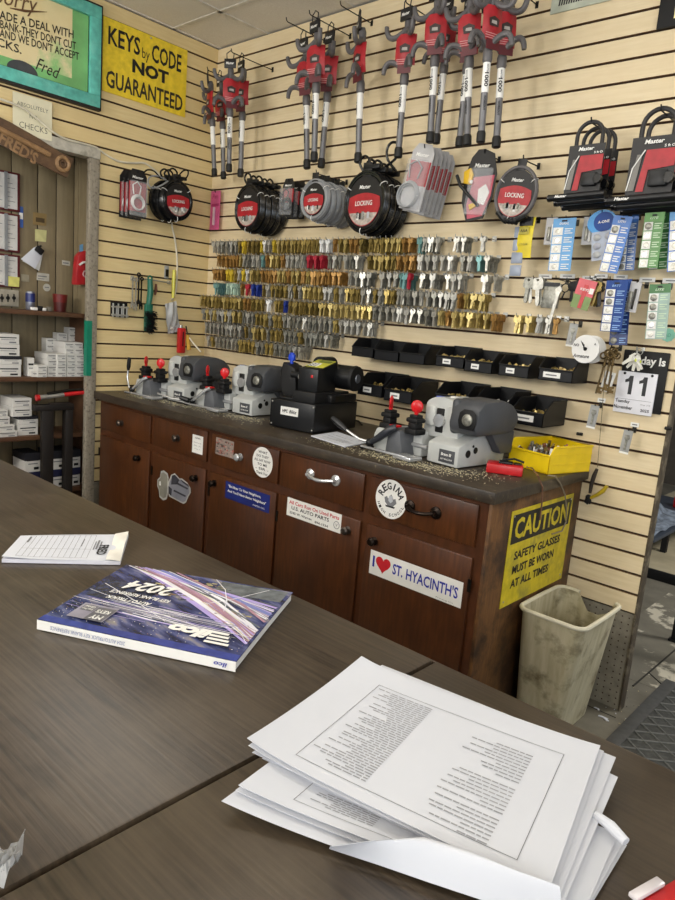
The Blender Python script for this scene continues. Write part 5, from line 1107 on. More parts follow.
# s runs from the top page edge (far left) downwards, t along the long edge: A B C D
def sheet(name, label, quad, zf, group, printed=True, seed=1, nu=14, nv=18, textside=True):
    q = [PZ(u, v, z) for u, v, z in quad]; f = surf(q, zf); b = B()
    up = ((f(.6, .5)-f(.5, .5)).cross(f(.5, .6)-f(.5, .5))).z > 0
    b.grid(f, nu, nv, PAPER, .0003, not up)
    if printed:
        r = random.Random(seed); s0, s1, t0, t1 = .17, .93, .16, .90; w = .0022
        for a in ((s0, s1, t0, t0+w), (s0, s1, t1-w, t1)): patch(b, f, *a, INKG, .0005, 10, 1)
        for a in ((s0, s0+w*1.3, t0, t1), (s1-w*1.3, s1, t0, t1)): patch(b, f, *a, INKG, .0005, 1, 12)
        # two columns of short printed lines reading across the page
        for k in range(40):
            s = s0+.03+(s1-s0-.06)*k/40
            n1 = r.uniform(.08, .2) if k % 5 else r.uniform(.14, .24)
            tcur = t0+.245
            while n1 > 0:
                w1 = r.uniform(.014, .034); patch(b, f, s, s+.0065, tcur-w1, tcur, INKL, .0005); tcur -= w1+.005; n1 -= w1+.005
        for k in range(25):
            s = s0+.10+.62*k/25+(.03 if k > 9 else 0)+(.02 if k > 17 else 0); n1 = r.choice((.08, .13, .17, .2)); tcur = t1-.09
            while n1 > 0:
                w1 = r.uniform(.012, .03); patch(b, f, s, s+.0075, tcur-w1, tcur, INKL, .0005); tcur -= w1+.004; n1 -= w1+.004
    o = b.out(name); tag(o, label, 'paper', group); return o
GP = 'loose printed sheets on the counter'
wv = lambda h, k: (lambda s, t: h*(.4*math.sin(3.1*s+k)*math.sin(2.2*t+k)))
cr = lambda h: (lambda s, t: h*((1-t)**8)*(.4+.6*s)+.006*max(0, (1-s)-.85)*10*(1-t)**3+.004*(t-.5)**2)
sheet('printed_sheet', 'bottom sheet of the lower pile with its corner curled off the counter', [(334, 724, .953), (221, 807, .958), (575, 932, .953), (627, 845, .953)], lambda s, t: .006*(1-t)**6, GP, False)
sheet('printed_sheet', 'middle sheet of the lower pile showing a white margin', [(338, 720, .956), (235, 796, .961), (578, 926, .956), (625, 839, .956)], lambda s, t: .006*(1-t)**6, GP, False)
sheet('printed_sheet', 'upper sheet of the lower pile with a printed box half covered', [(340, 714, .9595), (238, 791, .965), (581, 920, .9595), (618, 834, .9595)], lambda s, t: .006*(1-t)**6, GP, True, 5)
sheet('printed_sheet', 'lowest sheet of the upper pile poking out at its right end', [(386, 667, .966), (262, 758, .966), (563, 905, .966), (618, 777, .966)], wv(.001, 1), GP, False)
sheet('printed_sheet', 'second sheet of the upper pile with a corner behind the top one', [(382, 665, .9685), (252, 752, .970), (560, 896, .9685), (616, 757, .9685)], wv(.001, 2), GP, False)
sheet('printed_sheet', 'sheet just under the top printed one', [(364, 664, .9715), (248, 751, .972), (552, 897, .971), (604, 751, .971)], lambda s, t: .006*(1-t)**8, GP, False)
sheet('printed_sheet', 'top printed sheet with two columns of small type and lifted corner', [(361, 662, .974), (246.5, 745.5, .975), (549, 893, .9735), (600, 748, .9735)], lambda s, t: .008*(1-t)**8*(.5+.5*(2*s-1)**2)+.003*t**9, GP, True, 2)
# the rolled-up sheet along the near edge
up_ = [(330, 848), (375, 842), (424, 838), (470, 852), (518, 872), (556, 886)]; lo_ = [(329, 850), (378, 866), (430, 884), (475, 899), (520, 914), (560, 928)]
UP = [PZ(u, v, .977+.001*i) for i, (u, v) in enumerate(up_)]; LO = [PZ(u, v, .955) for u, v in lo_]
def flap(s, t):
    k = min(int(s*5), 4); a = s*5-k; p = UP[k].lerp(UP[k+1], a); q = LO[k].lerp(LO[k+1], a); r = p.lerp(q, t); r.z += .012*math.sin(math.pi*t)*min(1, s*3)+.001; return r
b = B(); b.grid(flap, 15, 10, PAPER, .0003, (flap(.6, .5)-flap(.5, .5)).cross(flap(.5, .6)-flap(.5, .5)).z < 0)
tag(b.out('printed_sheet'), 'blank sheet curling up over the near edge of the piles', 'paper', GP)
P0, P1 = PZ(596, 815, .967), PZ(626, 842, .966); b = B(); d = P1-P0; n = d.cross(Z).normalized()
b.tube([P0, P0.lerp(P1, .5)+Z*.002, P1], [.004, .005, .004], PAPER, 10); tag(b.out('rolled_paper'), 'narrow rolled paper edge at the right end of the lower pile', 'paper')
# receipt pad
q = [PZ(20.7, 535.6, .958), PZ(128.5, 534, .958), PZ(120.3, 561, .958), PZ(1.7, 558.5, .958)]
t = thing('receipt_pad', 'white receipt pad with torn top strip on the far left of the counter', 'receipt pad', tuple((q[0]+q[2])/2-Z*.0075))
f = surf(q, lambda s, t: .004*max(0, .25-s)*4*t+.0005*math.sin(5*s)); b = B(); b.grid(f, 12, 8, PAPER, .0004, (f(.6, .5)-f(.5, .5)).cross(f(.5, .6)-f(.5, .5)).z < 0)
for k in range(13): patch(b, f, .10+.05*k, .103+.05*k, .04, .93, INKG, .0004, 1, 4)
for a in ((.10, .70, .04, .045), (.10, .70, .925, .93), (.10, .70, .60, .605)): patch(b, f, *a, INKG, .0004, 4, 1)
for a in ((.74, .757, .25, .6), (.77, .782, .3, .7), (.72, .73, .3, .62), (.60, .61, .2, .5), (.10, .12, .1, .35)): patch(b, f, *a, INKG, .0005)
r_ = (q[0]-q[1]).normalized(); u_ = (q[0]-q[3]).normalized()
put_text(b, 'FRED', f(.81, .62)+Z*.0006, (q[3]-q[0]), (q[1]-q[0]), .05, .016, INK, .03, 0, .0003)
b.out('top_sheet', t)
b = B(); b.grid(surf([p-Z*.0008 for p in q], lambda s, t: .0), 2, 2, mat('pad_edge', 'dcdce6', .8), .0062, (f(.6, .5)-f(.5, .5)).cross(f(.5, .6)-f(.5, .5)).z < 0); b.out('pad_block', t)
g = surf([q[0].lerp(q[1], .875)+Z*.0012, q[1]+Z*.0012, q[2]+Z*.0012, q[3].lerp(q[2], .875)+Z*.0012], lambda s, t: .003*math.sin(9*t)*math.sin(3*s+1)+.004*(1-t)*s)
b = B(); b.grid(g, 6, 14, mat('torn_paper', 'e4e0d6', .8, 0, .06), .0006, (g(.6, .5)-g(.5, .5)).cross(g(.5, .6)-g(.5, .5)).z < 0); b.out('torn_strip', t)
# catalogue
q = [PZ(37.1, 619.6, .9645), PZ(236, 662, .9645), PZ(292.8, 592.4, .9645), PZ(126.4, 564.5, .9645)]   # FL FR BR BL
t = thing('catalogue', 'thick glossy 2024 key blank catalogue lying upside down on the counter', 'catalogue', tuple((q[0]+q[2])/2-Z*.0138))
ex = (q[1]-q[0]); W = ex.length; ex.normalize(); ey = (q[3]-q[0]); ey -= ex*ey.dot(ex); Hh = ey.length; ey.normalize()
Hh = (q[3]-q[0]).length; ey = (q[3]-q[0]).normalized()
def cv(s, t): p = q[0].lerp(q[1], s).lerp(q[3].lerp(q[2], s), t); return V((p.x, p.y, .9645+.0012*math.sin(3*t)*s))
b = B(); b.grid(lambda s, t_: cv(.004+.99*s, .006+.985*t_)-Z*.0012, 4, 4, mat('page_edges', 'e9e8e6', .8, 0, .04), .0118); b.out('page_block', t)
b = B(); b.grid(lambda s, t_: V((cv(s, 0).x, cv(s, 0).y, .9645-.0132*t_))-ey*.0004, 10, 1, WHT, .0006, True); o_ = b.out('spine', t)
letters(t, [('2024 AUTO/TRUCK KEY BLANK REFERENCE', cv(.27, 0)-ey*.0018-Z*.0066, -ex, -Z, .11, .0052, .0, .1, mat('blue_grey_print', '8a93b8', .5)), ('ilco', cv(.93, 0)-ey*.0018-Z*.0066, -ex, -Z, .018, .006, .02, .2, BLUI)], name='spine_lettering', lift=.0002)
# cover print: night-blue city of light streaks
m = bpy.data.materials.new('cover_print'); m.use_nodes = True; nt = m.node_tree; N = nt.nodes; L = nt.links; pb = N['Principled BSDF']; pb.inputs['Roughness'].default_value = .22
tc = N.new('ShaderNodeTexCoord'); mp = N.new('ShaderNodeMapping'); mp.inputs['Rotation'].default_value = (0, 0, math.atan2(ex.y, ex.x)+.35); mp.inputs['Scale'].default_value = (4, 15, 1); L.new(tc.outputs['Object'], mp.inputs['Vector'])
n1 = N.new('ShaderNodeTexNoise'); n1.inputs['Scale'].default_value = 3.5; n1.inputs['Detail'].default_value = 6; L.new(mp.outputs['Vector'], n1.inputs['Vector'])
rp = N.new('ShaderNodeValToRGB'); cr_ = rp.color_ramp
for pos, c in ((.0, '14182e'), (.40, '23294a'), (.50, '3c4470'), (.57, '5c628c'), (.63, '7d7c90'), (.70, '8f8a86'), (.80, 'c4c0cc')):
    e = cr_.elements.new(pos); e.color = rgb(c)
L.new(n1.outputs['Fac'], rp.inputs['Fac']); L.new(rp.outputs['Color'], pb.inputs['Base Color']); MATS['cover_print'] = m
b = B(); b.grid(cv, 10, 10, m, .0012)
DEEP = mat('cover_deep_blue', '3a4690', .25, 0, .2, 40); PURP = mat('streak_lilac', 'b9a9e6', .25); RSTR = mat('streak_rose', 'b08a9a', .25); WSTR = mat('streak_white', 'efeefa', .25); GOLD = mat('cover_gold', '8b8468', .3, 0, .4, 60); NIGHT = mat('cover_night', '3a4058', .25, 0, .5, 80); SLATE = mat('cover_slate', '6e7478', .25, 0, .3, 50); ORNG_ = mat('cover_rust', '7d6148', .3); SPK = mat('cover_sparkle', 'd9d5c4', .3); ORNG = mat('cover_orange', 'a8703a', .3)
patch(b, cv, 0, 1, 0.005, .07, DEEP, .0004, 6, 1); patch(b, cv, .03, .35, .42, .70, NIGHT, .0003, 3, 3); patch(b, cv, .60, .98, .80, .98, SLATE, .0003, 3, 2)
rg = random.Random(21)
for k in range(170):
    c0, c1, w0 = rg.choice(((.46, .68, .12), (.46, .68, .12), (.80, .50, .08), (.53, .86, .08))); s, t_ = rg.gauss(c0, w0*.6), rg.gauss(c1, w0*.4); d0 = rg.uniform(.006, .022)
    if .02 < s < .96 and .1 < t_ < .96: patch(b, cv, s, s+d0*1.5, t_, t_+d0, rg.choice([GOLD, GOLD, SLATE, NIGHT, mat('cover_straw', 'b0a678', .3), ORNG_]), .0003+k*2e-6)
def streak(p, m, w, ly):
    pts = [cv(*a)+Z*ly for a in p]; n = len(pts); i = b.mi(m); L_ = []
    for k in range(n):
        d = (pts[min(k+1, n-1)]-pts[max(k-1, 0)]).normalized(); s = d.cross(Z); ww = w*(.35+.65*math.sin(math.pi*(k+.6)/(n+.2))); L_.append((pts[k]-s*ww, pts[k]+s*ww))
    for k in range(n-1):
        b.face([L_[k][0], L_[k][1], L_[k+1][1], L_[k+1][0]] if (L_[k][1]-L_[k][0]).cross(L_[k+1][1]-L_[k][1]).z > 0 else [L_[k+1][0], L_[k+1][1], L_[k][1], L_[k][0]], m)
rs = random.Random(33)
for k in range(46):
    o_ = rs.gauss(0, .045); o2 = rs.gauss(0, .04); streak([(max(.002, .10+o_), .985), (.36+o_, .84+o2*.7), (.62+o_, .64+o2), (.83+o_*.7, .44+o2), (.985, .30+o2*1.3)], rs.choice([WSTR, WSTR, PURP, PURP, RSTR, SPK, mat('streak_grey', '9a98ac', .25), mat('streak_cream', 'cfc6b4', .25)]), rs.choice([.0006, .0009, .0016, .003]), .0005+k*4e-6)
for k in range(26):
    o_ = rs.gauss(0, .05); streak([(.15+o_, .985), (.45+o_, .86), (.72+o_*.6, .74+o_*.5), (.985, .58+o_*1.6)], rs.choice([WSTR, PURP, MATS['streak_grey'], MATS['streak_cream'], SLATE]), rs.choice([.0006, .001, .002]), .0007+k*4e-6)
for k in range(30):
    t0_ = rs.uniform(.24, .46); s0_ = rs.uniform(.0, .5); streak([(s0_, t0_), (s0_+.2, t0_-.03), (min(.985, s0_+.45), t0_-.04)], rs.choice([MATS['streak_grey'], PURP, WSTR, SLATE]), rs.choice([.0005, .0008, .0014]), .0008+k*4e-6)
for k in range(6): streak([(.06+.02*k, .99-.01*k), (.34+.02*k, .87-.02*k), (.60+.015*k, .68-.018*k), (.82+.01*k, .47-.015*k), (.985, .34-.016*k)], [WSTR, RSTR, PURP, RSTR, WSTR, RSTR][k], [.0014, .003, .002, .0025, .0010, .002][k], .0010+.0001*k)
for k in range(5): streak([(.12+.05*k, .99), (.42+.04*k, .86-.01*k), (.70+.03*k, .78-.03*k), (.99, .70-.055*k)], [PURP, WSTR, mat('streak_blue', '8088c4', .25), WSTR, RSTR][k], [.004, .0012, .005, .0012, .003][k], .0012+.0001*k)
for a in (((.02, .50), (.4, .36), (.7, .28), (.98, .27)), ((.62, .55), (.75, .72), (.88, .95)), ((.05, .62), (.3, .45), (.55, .26)), ((.0, .36), (.3, .32), (.55, .30)), ((.56, .98), (.66, .84), (.73, .66), (.76, .52))): streak(a, WSTR, .0007, .0019)
r9 = random.Random(9)
for k in range(190):
    s, t_ = r9.random(), r9.uniform(.07, .36); w_ = r9.uniform(.0015, .005); patch(b, cv, s, min(1, s+w_*1.2), t_, t_+w_, r9.choice([SPK, SPK, ORNG, PURP, WSTR]), .0021)
patch(b, cv, .10, .29, .10, .30, mat('cover_pale_box', '9b97a6', .3), .0022); patch(b, cv, .19, .285, .10, .275, mat('cover_grey_box', '6b6a72', .3), .0024); patch(b, cv, .115, .185, .20, .28, MATS['cover_grey_box'], .0024)
b.out('cover', t, smooth=False)
le = [('2024', cv(.30, .655), -ex, -ey, .080, .034, .03, .25, WHT), ('AUTO / TRUCK', cv(.275, .43), -ex, -ey, .070, .010, .03, .15, WHT), ('KEY BLANK REFERENCE', cv(.30, .515), -ex, -ey, .095, .010, .02, .15, WHT), ('MY', cv(.237, .145), -ex, -ey, .018, .012, .03, 0, WHT), ('KEYS', cv(.237, .22), -ex, -ey, .02, .010, .03, 0, WHT), ('Global', cv(.15, .255), -ex, -ey, .016, .006, .02, 0, WHT), ('Key Pro', cv(.15, .225), -ex, -ey, .016, .006, .02, 0, WHT), ('ilco', cv(.70, .20), -ex, -ey, .062, .026, .06, .25, WHT)]
letters(t, le, lift=.0026)
b = B()
for k in range(4): patch(b, cv, .80, .92-.012*k, .115+.038*k, .138+.038*k, WHT, .0027)
b.out('logo_bars', t, smooth=False)
# clear bag and red case at the picture's near corners
b = B(); P = [PZ(u, v, z) for u, v, z in ((-16, 838, .956), (8, 846, .975), (25, 836, .965), (20, 853, .972), (8, 874, .968), (-3, 888, .953), (-24, 892, .953))]
cc = PZ(-4, 862, .975); r_ = random.Random(2); i = 0
def bag(s, t_):
    a = s*(len(P)-1); k = min(int(a), len(P)-2); e = P[k].lerp(P[k+1], a-k); p = cc.lerp(e, t_); p.z = max(.9515, p.z+.006*math.sin(23*s+7*t_)*t_*(1-.3*t_)+.004*math.sin(40*s*t_)); return p
b.grid(bag, 30, 9, CLEARD, .0004); tag(b.out('plastic_bag'), 'crumpled clear plastic bag at the near left of the counter', 'bag')
t = thing('red_tray', 'glossy red plastic tray with a white tab at the near counter corner', 'tray', tuple(PZ(680, 910, .951)))
q = [PZ(u, v, .962) for u, v in ((630, 905), (690, 870), (740, 930), (680, 975))]
b = B(); b.prism([(p.x-q[0].x, p.y-q[0].y) for p in q], V((q[0].x, q[0].y, .964)), X, Y, .0125, RED, bev=.004); b.out('tray_body', t)
b = B(); d = (q[1]-q[0]).normalized(); m0 = q[0].lerp(q[1], .04); m1 = q[0].lerp(q[1], .5); b.prism([(0, -.003), ((m1-m0).length, -.003), ((m1-m0).length, .005), (0, .005)], V((m0.x, m0.y, .9685)), d, V((-d.y, d.x, 0)), .004, mat('clear_tab', 'd5cfd2', .2), bev=.001); b.out('tab', t)
# ================================================================== WASTE BIN, MAT AND DEBRIS
BEIG = stained('grimy_plastic', 'c6bfa4', '6f654b', 9, (.52, .70), .5, 'aca384', 5, (9, 9, 1.2), .05)
t = thing('waste_bin', 'grimy beige plastic waste bin with broken rim beside the cabinet', 'waste bin', (2.57, -.29, 0.0))
x0, x1, y0, y1, zt = 2.4605, 2.690, -.455, -.125, .458; bx0, bx1, by0, by1 = 2.468, 2.630, -.405, -.105
def ring(x0, x1, y0, y1, z, r=.035, n=5):
    pts = []
    for cx, cy, a in ((x1-r, y1-r, 0), (x0+r, y1-r, 90), (x0+r, y0+r, 180), (x1-r, y0+r, 270)):
        for k in range(n): pts.append(V((cx+r*math.cos(R_(a+90*k/(n-1))), cy+r*math.sin(R_(a+90*k/(n-1))), z)))
    return pts
b = B(); i = b.mi(BEIG)
def notch(p):   # broken bite out of the rim on the wall side, small crack in front
    dx = p.x-2.615; d = 0
    if p.y > -.17 and p.x > 2.53: d = max(0, .062*(1-((p.x-2.603)/.068)**4))
    return V((p.x, p.y, p.z-d))
def densify(pts, k=4):
    o = []
    for a, c in zip(pts, pts[1:]+pts[:1]):
        for j in range(k): o.append(a.lerp(c, j/k))
    return o
O = [densify(ring(bx0+(x0-bx0)*k/6, bx1+(x1-bx1)*k/6, by0+(y0-by0)*k/6, by1+(y1-by1)*k/6, .002+(zt-.002)*k/6)) for k in range(7)]
O[6] = [notch(p) for p in O[6]]; O[5] = [V((p.x, p.y, min(p.z, notch(q_).z-.02))) for p, q_ in zip(O[5], O[6])]
n_ = len(O[0]); cen = V(((x0+x1)/2, (y0+y1)/2, 0))
I = [[V((p.x+(cen.x-p.x)*.028, p.y+(cen.y-p.y)*.02, p.z+(.004 if k == 0 else 0))) for p in row] for k, row in enumerate(O)]
def skin(rows, flip):
    vs = [[b.bm.verts.new(p) for p in r] for r in rows]
    for A_, Q in zip(vs, vs[1:]):
        for k in range(n_):
            l = (k+1) % n_; fc = [A_[k], A_[l], Q[l], Q[k]]; b.bm.faces.new(fc[::-1] if flip else fc).material_index = i
    return vs
vo = skin(O, False); vi = skin(I, True)
for k in range(n_):
    l = (k+1) % n_; b.bm.faces.new((vo[-1][k], vo[-1][l], vi[-1][l], vi[-1][k])).material_index = i
b.bm.faces.new(vo[0][::-1]).material_index = i; b.bm.faces.new(vi[0]).material_index = i; b.out('bin_body', t)
lip = [p for p in O[6]]; keep = [k for k in range(n_) if lip[k].z > zt-.003]
start = next(k for k in range(n_) if lip[k].z > zt-.003 and lip[k-1].z <= zt-.003); run = []
for j in range(n_):
    p = lip[(start+j) % n_]
    if p.z <= zt-.003: break
    run.append(p+(p-V((cen.x, cen.y, p.z))).normalized()*.006+Z*.001)
b = B(); b.tube(run, .008, mat('pale_rim_plastic', 'd3cdb6', .5, 0, .08, 12), 8); b.out('rim', t)
RMAT = mat('ribbed_rubber', '4a4b49', .8, 0, .25, 70, .2); RMATB = mat('rubber_border', '4b4b4a', .7, 0, .15, 40)
t = thing('floor_mat', 'dark grey rubber floor mat with diamond ribs and smooth border', 'mat', (3.2, -.6, .001))
mx0, mx1, my0, my1 = 2.755, 3.70, -1.60, .41; b = B(); b.box(mx0, mx1, my0, my1, .001, .008, RMAT, .002)
b.out('base_sheet', t)
b = B()
for a in ((mx0, mx0+.05, my0, my1), (mx1-.05, mx1, my0, my1), (mx0+.05, mx1-.05, my1-.05, my1), (mx0+.05, mx1-.05, my0, my0+.05)): b.box(*a, .0082, .012, RMATB, .003)
b.out('border', t)
b = B(); st = .072; ix0, ix1, iy0, iy1 = mx0+.05, mx1-.05, my0+.05, my1-.05
for s in (-1, 1):
    c = -40
    while c < 60:
        # line y = iy0 + c*st + s*(x-ix0)*.8
        pts = []
        for k in range(61):
            x = ix0+(ix1-ix0)*k/60; y = iy0+c*st+s*(x-ix0)*.8
            if iy0 <= y <= iy1: pts.append((x, y, .0095))
        if len(pts) > 1: b.tube([pts[0], pts[-1]], .0035, mat('rib_rubber', '6c6d6a', .75, 0, .15, 60), 5)
        c += 1
b.out('rib', t)['kind'] = 'stuff'
for i_, (u, v, s) in enumerate(((604, 718.5, .022), (597, 709, .012))):
    P = PZ(u, v, .001); b = B(); b.prism([(-s, -s*.2), (-s*.2, -s*.05), (s*.6, -s*.6), (s, -s*.3), (s*.4, .0), (s*.6, s*.35), (-s*.5, s*.3), (-s, s*.15)], P+Z*.004, X, Y, .0035, PAPER, bev=.0008)
    tag(b.out('paper_scrap'), ['torn white paper scrap on the floor between bin and mat', 'tiny white scrap on the floor touching the wall foot'][i_], 'scrap')
rr = random.Random(8); b = B()
for k in range(22):
    P = V((rr.uniform(2.66, 2.76), rr.uniform(-.10, .25), .0022)); s = rr.uniform(.001, .003); M = Matrix.Translation(P) @ Matrix.Rotation(rr.uniform(0, 3), 4, 'Z')
    b.box(-s, s, -s*.6, s*.6, -.001, .001, rr.choice([MATS['pale_dust'], MATS['dark_bits'], PAPER]), M=M)
tag(b.out('floor_crumbs', smooth=False), 'pale crumbs of dirt on the floor around the wall end', 'dirt', None, 'stuff')
# ================================================================== ROOM BEYOND THE WALL END
b = B(); b.box(1.6, 4.6, 1.74, 4.9, .0, .055, mat('platform_floor', 'b5ab90', .7, 0, .15, 6)); struct(b.out('floor_platform'))
b = B(); b.box(1.6, 4.6, 1.715, 1.739, .0, .06, BLKM, .003); struct(b.out('trim_4'))
t = thing('display_table', 'dark table with grey blue folded cloth beyond the wall end', 'table', (2.5, 2.6, .056)); b = B(); b.box(1.1, 2.21, 1.86, 3.3, .185, .21, mat('dark_table_top', '3d4552', .5), .004); b.out('tabletop', t)
for x, y in ((2.185, 2.18), (1.13, 1.9), (1.13, 3.27), (2.185, 3.27)): b = B(); b.box(x-.018, x+.018, y-.018, y+.018, .0565, .185, BLKM); b.out('leg', t)
CLO = mat('grey_blue_cloth', '8793a4', .9, 0, .35, 26)
def cl(s, q): return V((1.42+.77*s, 1.90+.8*q, .216+.32*math.sin(math.pi*min(1, s*1.2))*math.sin(math.pi*q)**.5+.02*abs(math.sin(17*s+3*q)*math.sin(11*q))))
b = B(); b.grid(cl, 22, 14, CLO, .004); tag(b.out('folded_cloth'), 'heap of grey blue cloth on the dark table beyond the wall', 'cloth')
for i_, (x, y, z, m, l) in enumerate(((2.07, 2.95, .2535, RED, 'small red thing on the table behind the grey blue cloth'), (2.36, 2.75, .0985, mat('dim_red', '9c2f2c', .5), 'red thing on the platform beside the dark table'))):
    b = B(); b.box(x-.07, x+.07, y-.05, y+.05, z-.042, z+.05, m, .012); tag(b.out('red_box'), l, 'box')
t = thing('metal_stand', 'black metal stand on the floor at the right frame edge', 'stand', (2.75, .87, 0)); b = B(); b.box(2.638, 2.668, .86, .89, .012, .8, BLKM, .002); b.box(2.628, 2.678, .85, .90, .001, .012, BLK, .002); b.out('post', t)
b = B(); b.box(3.15, 3.18, .86, .89, .001, .8, BLKM, .002); b.out('post', t); b = B(); b.box(2.64, 3.18, .84, .91, .8, .82, BLKM); b.out('top_bar', t)
# ================================================================== LEFT WALL TOOLS
LX = .03
hp = [PX(u, v, .02) for u, v in ((133, 278), (150, 279.5), (171, 283))]
b = B(); b.tube([hp[0], hp[1], hp[2]], .004, STEEL, 7); b.box(.0, .022, hp[0].y-.004, hp[0].y+.004, hp[0].z-.012, hp[0].z+.012, STEEL); b.box(.0, .022, hp[2].y-.014, hp[2].y-.006, hp[2].z-.008, hp[2].z+.012, STEEL)
tag(b.out('tool_rail'), 'steel rail of hanging tools on the left slat wall', 'rail')
def wrench(us, vs, ub, vb, m, label, w=.008):
    A, E = PX(us, vs, LX+.006), PX(ub, vb, LX+.006); d = (A-E).normalized(); s = d.cross(X)
    t = thing('wrench', label, 'wrench', tuple(E)); b = B(); b.prism([(-w*.45, .02), (w*.45, .02), (w*.45, (A-E).length-.015), (-w*.45, (A-E).length-.015)], E, s if s.cross(d).dot(X) > 0 else -s, d, .004, m); b.out('shank', t)
    b = B(); b.torus(A-d*.01, X, w*1.05, .0042, m, 14, 6); b.prism([(-w*1.3, .008), (-w*1.1, -.012), (-w*.5, -.014), (-w*.45, .003), (w*.45, .003), (w*.5, -.014), (w*1.1, -.012), (w*1.3, .008), (w*.5, .025), (-w*.5, .025)], E+X*.001, s if s.cross(d).dot(X) > 0 else -s, d, .006, m); b.out('jaw', t)
wrench(133, 277, 132.5, 306, NICK, 'leftmost bright wrench on the tool rail'); wrench(136.5, 278, 135.5, 308, NICK, 'second bright wrench on the tool rail')
wrench(139, 273, 138.5, 304, BLKM, 'black wrench on the tool rail', .009); wrench(142, 277, 141, 307, DKM, 'dark wrench left of the green brush')
t = thing('bench_brush', 'green handled black bench brush hanging on the tool rail', 'brush', tuple(PX(148, 334, LX+.02)))
GRB = mat('brush_green', '1f6a55', .45); pt = [PX(u, v, LX+.02) for u, v in ((150, 279), (150.5, 292), (148.5, 306), (148, 333))]
b = B(); b.tube([pt[0], pt[1], pt[2]], [.014, .017, .014], GRB, 10); b.torus(pt[0]+Z*.004, X, .012, .005, GRB, 14, 6); b.box(LX+.008, LX+.034, pt[2].y-.022, pt[2].y+.022, pt[3].z+.01, pt[2].z+.01, GRB, .006); b.out('handle', t)
r_ = random.Random(3); b = B(); a, c = PX(143.5, 308, LX+.02), PX(153.5, 334, LX+.02)
for k in range(520):
    y = r_.uniform(a.y+.008, c.y-.004); z = r_.uniform(c.z+.016, a.z-.01); x = LX+.02; dy = r_.uniform(-.012, .012); dx = r_.uniform(.006, .045); b.tube([(x, y, z), (x+dx, y+dy, z-r_.uniform(0, .02))], .0016, BLKM, 3)
o_ = b.out('bristles', t, smooth=False); o_['kind'] = 'stuff'
t = thing('hex_key', 'rust coloured small tool right of the green brush', 'tool', tuple(PX(155.5, 295, LX+.01))); b = B(); b.tube([PX(156, 284, LX+.01), PX(156, 290, LX+.012), PX(155, 295, LX+.01)], [.006, .009, .005], mat('rusty_metal', '6a4030', .5, .4), 8); b.out('body', t)
y0, y1, z0, z1 = rectL(((112, 301.5), (128.5, 303), (128, 318), (112, 315)), .02)
t = thing('bit_rack', 'small black rack of drill bits in a slat groove of the left wall', 'tool rack', (.02, (y0+y1)/2, z0)); b = B(); b.box(.001, .012, y0, y1, z0, z1, BLKM, .002); b.out('back_plate', t)
b = B()
for k in range(9):
    yy = y0+.008+(y1-y0-.016)*k/8; b.cyl((.018, yy, z0-.004), (.018, yy, z1-.008-.006*(k % 3)), .0045, [NICK, DKM, STEEL][k % 3], None, 8)
b.out('bits', t)
b = B(); b.box(.012, .026, y0, y1, z0+.002, z0+.012, STEEL); b.box(.012, .026, y0, y1, z1-.03, z1-.022, STEEL); b.out('rail', t)
y0, y1, z0, z1 = rectL(((166, 265.5), (170, 266), (170, 279), (166, 278)), .02)
t = thing('narrow_pack', 'narrow grey pack beside the yellow tube on the left wall', 'pack', (.02, (y0+y1)/2, z0)); b = B(); b.box(.002, .010, y0, y1, z0, z1, MATS['grey_pack_card'], .002); b.box(.010, .013, y0+.004, y1-.004, z0+.01, z1-.02, DKM); b.out('body', t)
t = thing('yellow_tube', 'translucent yellow tube on the white cord of the left wall', 'tube', tuple(PX(173.5, 297, .02))); b = B(); b.tube([PX(174.2, 270, .022), PX(173.5, 284, .022), PX(173, 298, .022)], [.009, .010, .008], mat('clear_yellow', 'd8d24e', .25), 10); b.out('body', t)
t = thing('clear_bag', 'clear plastic bag of small parts hanging below the yellow tube', 'bag', tuple(PX(171, 334, .03)))
q = [PX(u, v, .035) for u, v in ((165, 304), (176, 301), (180, 331), (168, 334))]
f = surf(q, lambda s, t: 0); b = B(); b.grid(lambda s, t_: f(s, t_)+X*(.018*math.sin(math.pi*s)*math.sin(math.pi*min(1, t_+.1))+.005*math.sin(13*s+9*t_)), 12, 14, CLEARD, .0006); b.grid(lambda s, t_: f(s, t_)-X*.012*math.sin(math.pi*s)*math.sin(math.pi*t_), 6, 6, CLEARD, .0006, True); b.out('film', t)
b = B()
for k in range(24): p = f(r_.uniform(.2, .8), r_.uniform(.2, .9)); b.box(p.x-.004, p.x+.006, p.y-.008, p.y+.008, p.z-.007, p.z+.007, r_.choice([NICK, STEEL, WHT, NICKD]), .002, 1)
b.out('parts', t)
t = thing('red_tool', 'red tool handle standing behind the first key machine', 'tool', tuple(PX(181, 352, .06))); p0, p1 = PX(181.5, 328, .06), PX(181, 353, .06); b = B(); b.box(.045, .075, p1.y-.024, p1.y+.02, p1.z, p0.z, RED, .006); b.box(.075, .078, p1.y-.004, p1.y+.002, p1.z+.04, p0.z-.02, BLKM); b.out('body', t)
b = B(); b.cyl((.06, p0.y-.006, p0.z), (.06, p0.y-.004, p0.z+.016), .010, STEEL); b.out('cap', t)
t = thing('yellow_driver', 'yellow handled driver leaning behind the first key machine', 'tool', tuple(PX(188.5, 350, .09))); b = B(); b.tube([PX(187.5, 335, .07), PX(189, 350, .09)], [.010, .012], mat('amber_plastic', 'c99a2c', .35), 8); b.out('handle', t); b = B(); b.tube([PX(187.5, 335, .07), PX(186, 326, .06)], .004, DKM, 6); b.out('shaft', t)
b = B(); b.tube([PX(189.5, 338, .08), PX(194, 344, .12), PX(201, 352, .16)], .005, MATS['ivory_cable'], 7); tag(b.out('power_cord'), 'short white cord end dropping behind the grey key machines', 'cord')
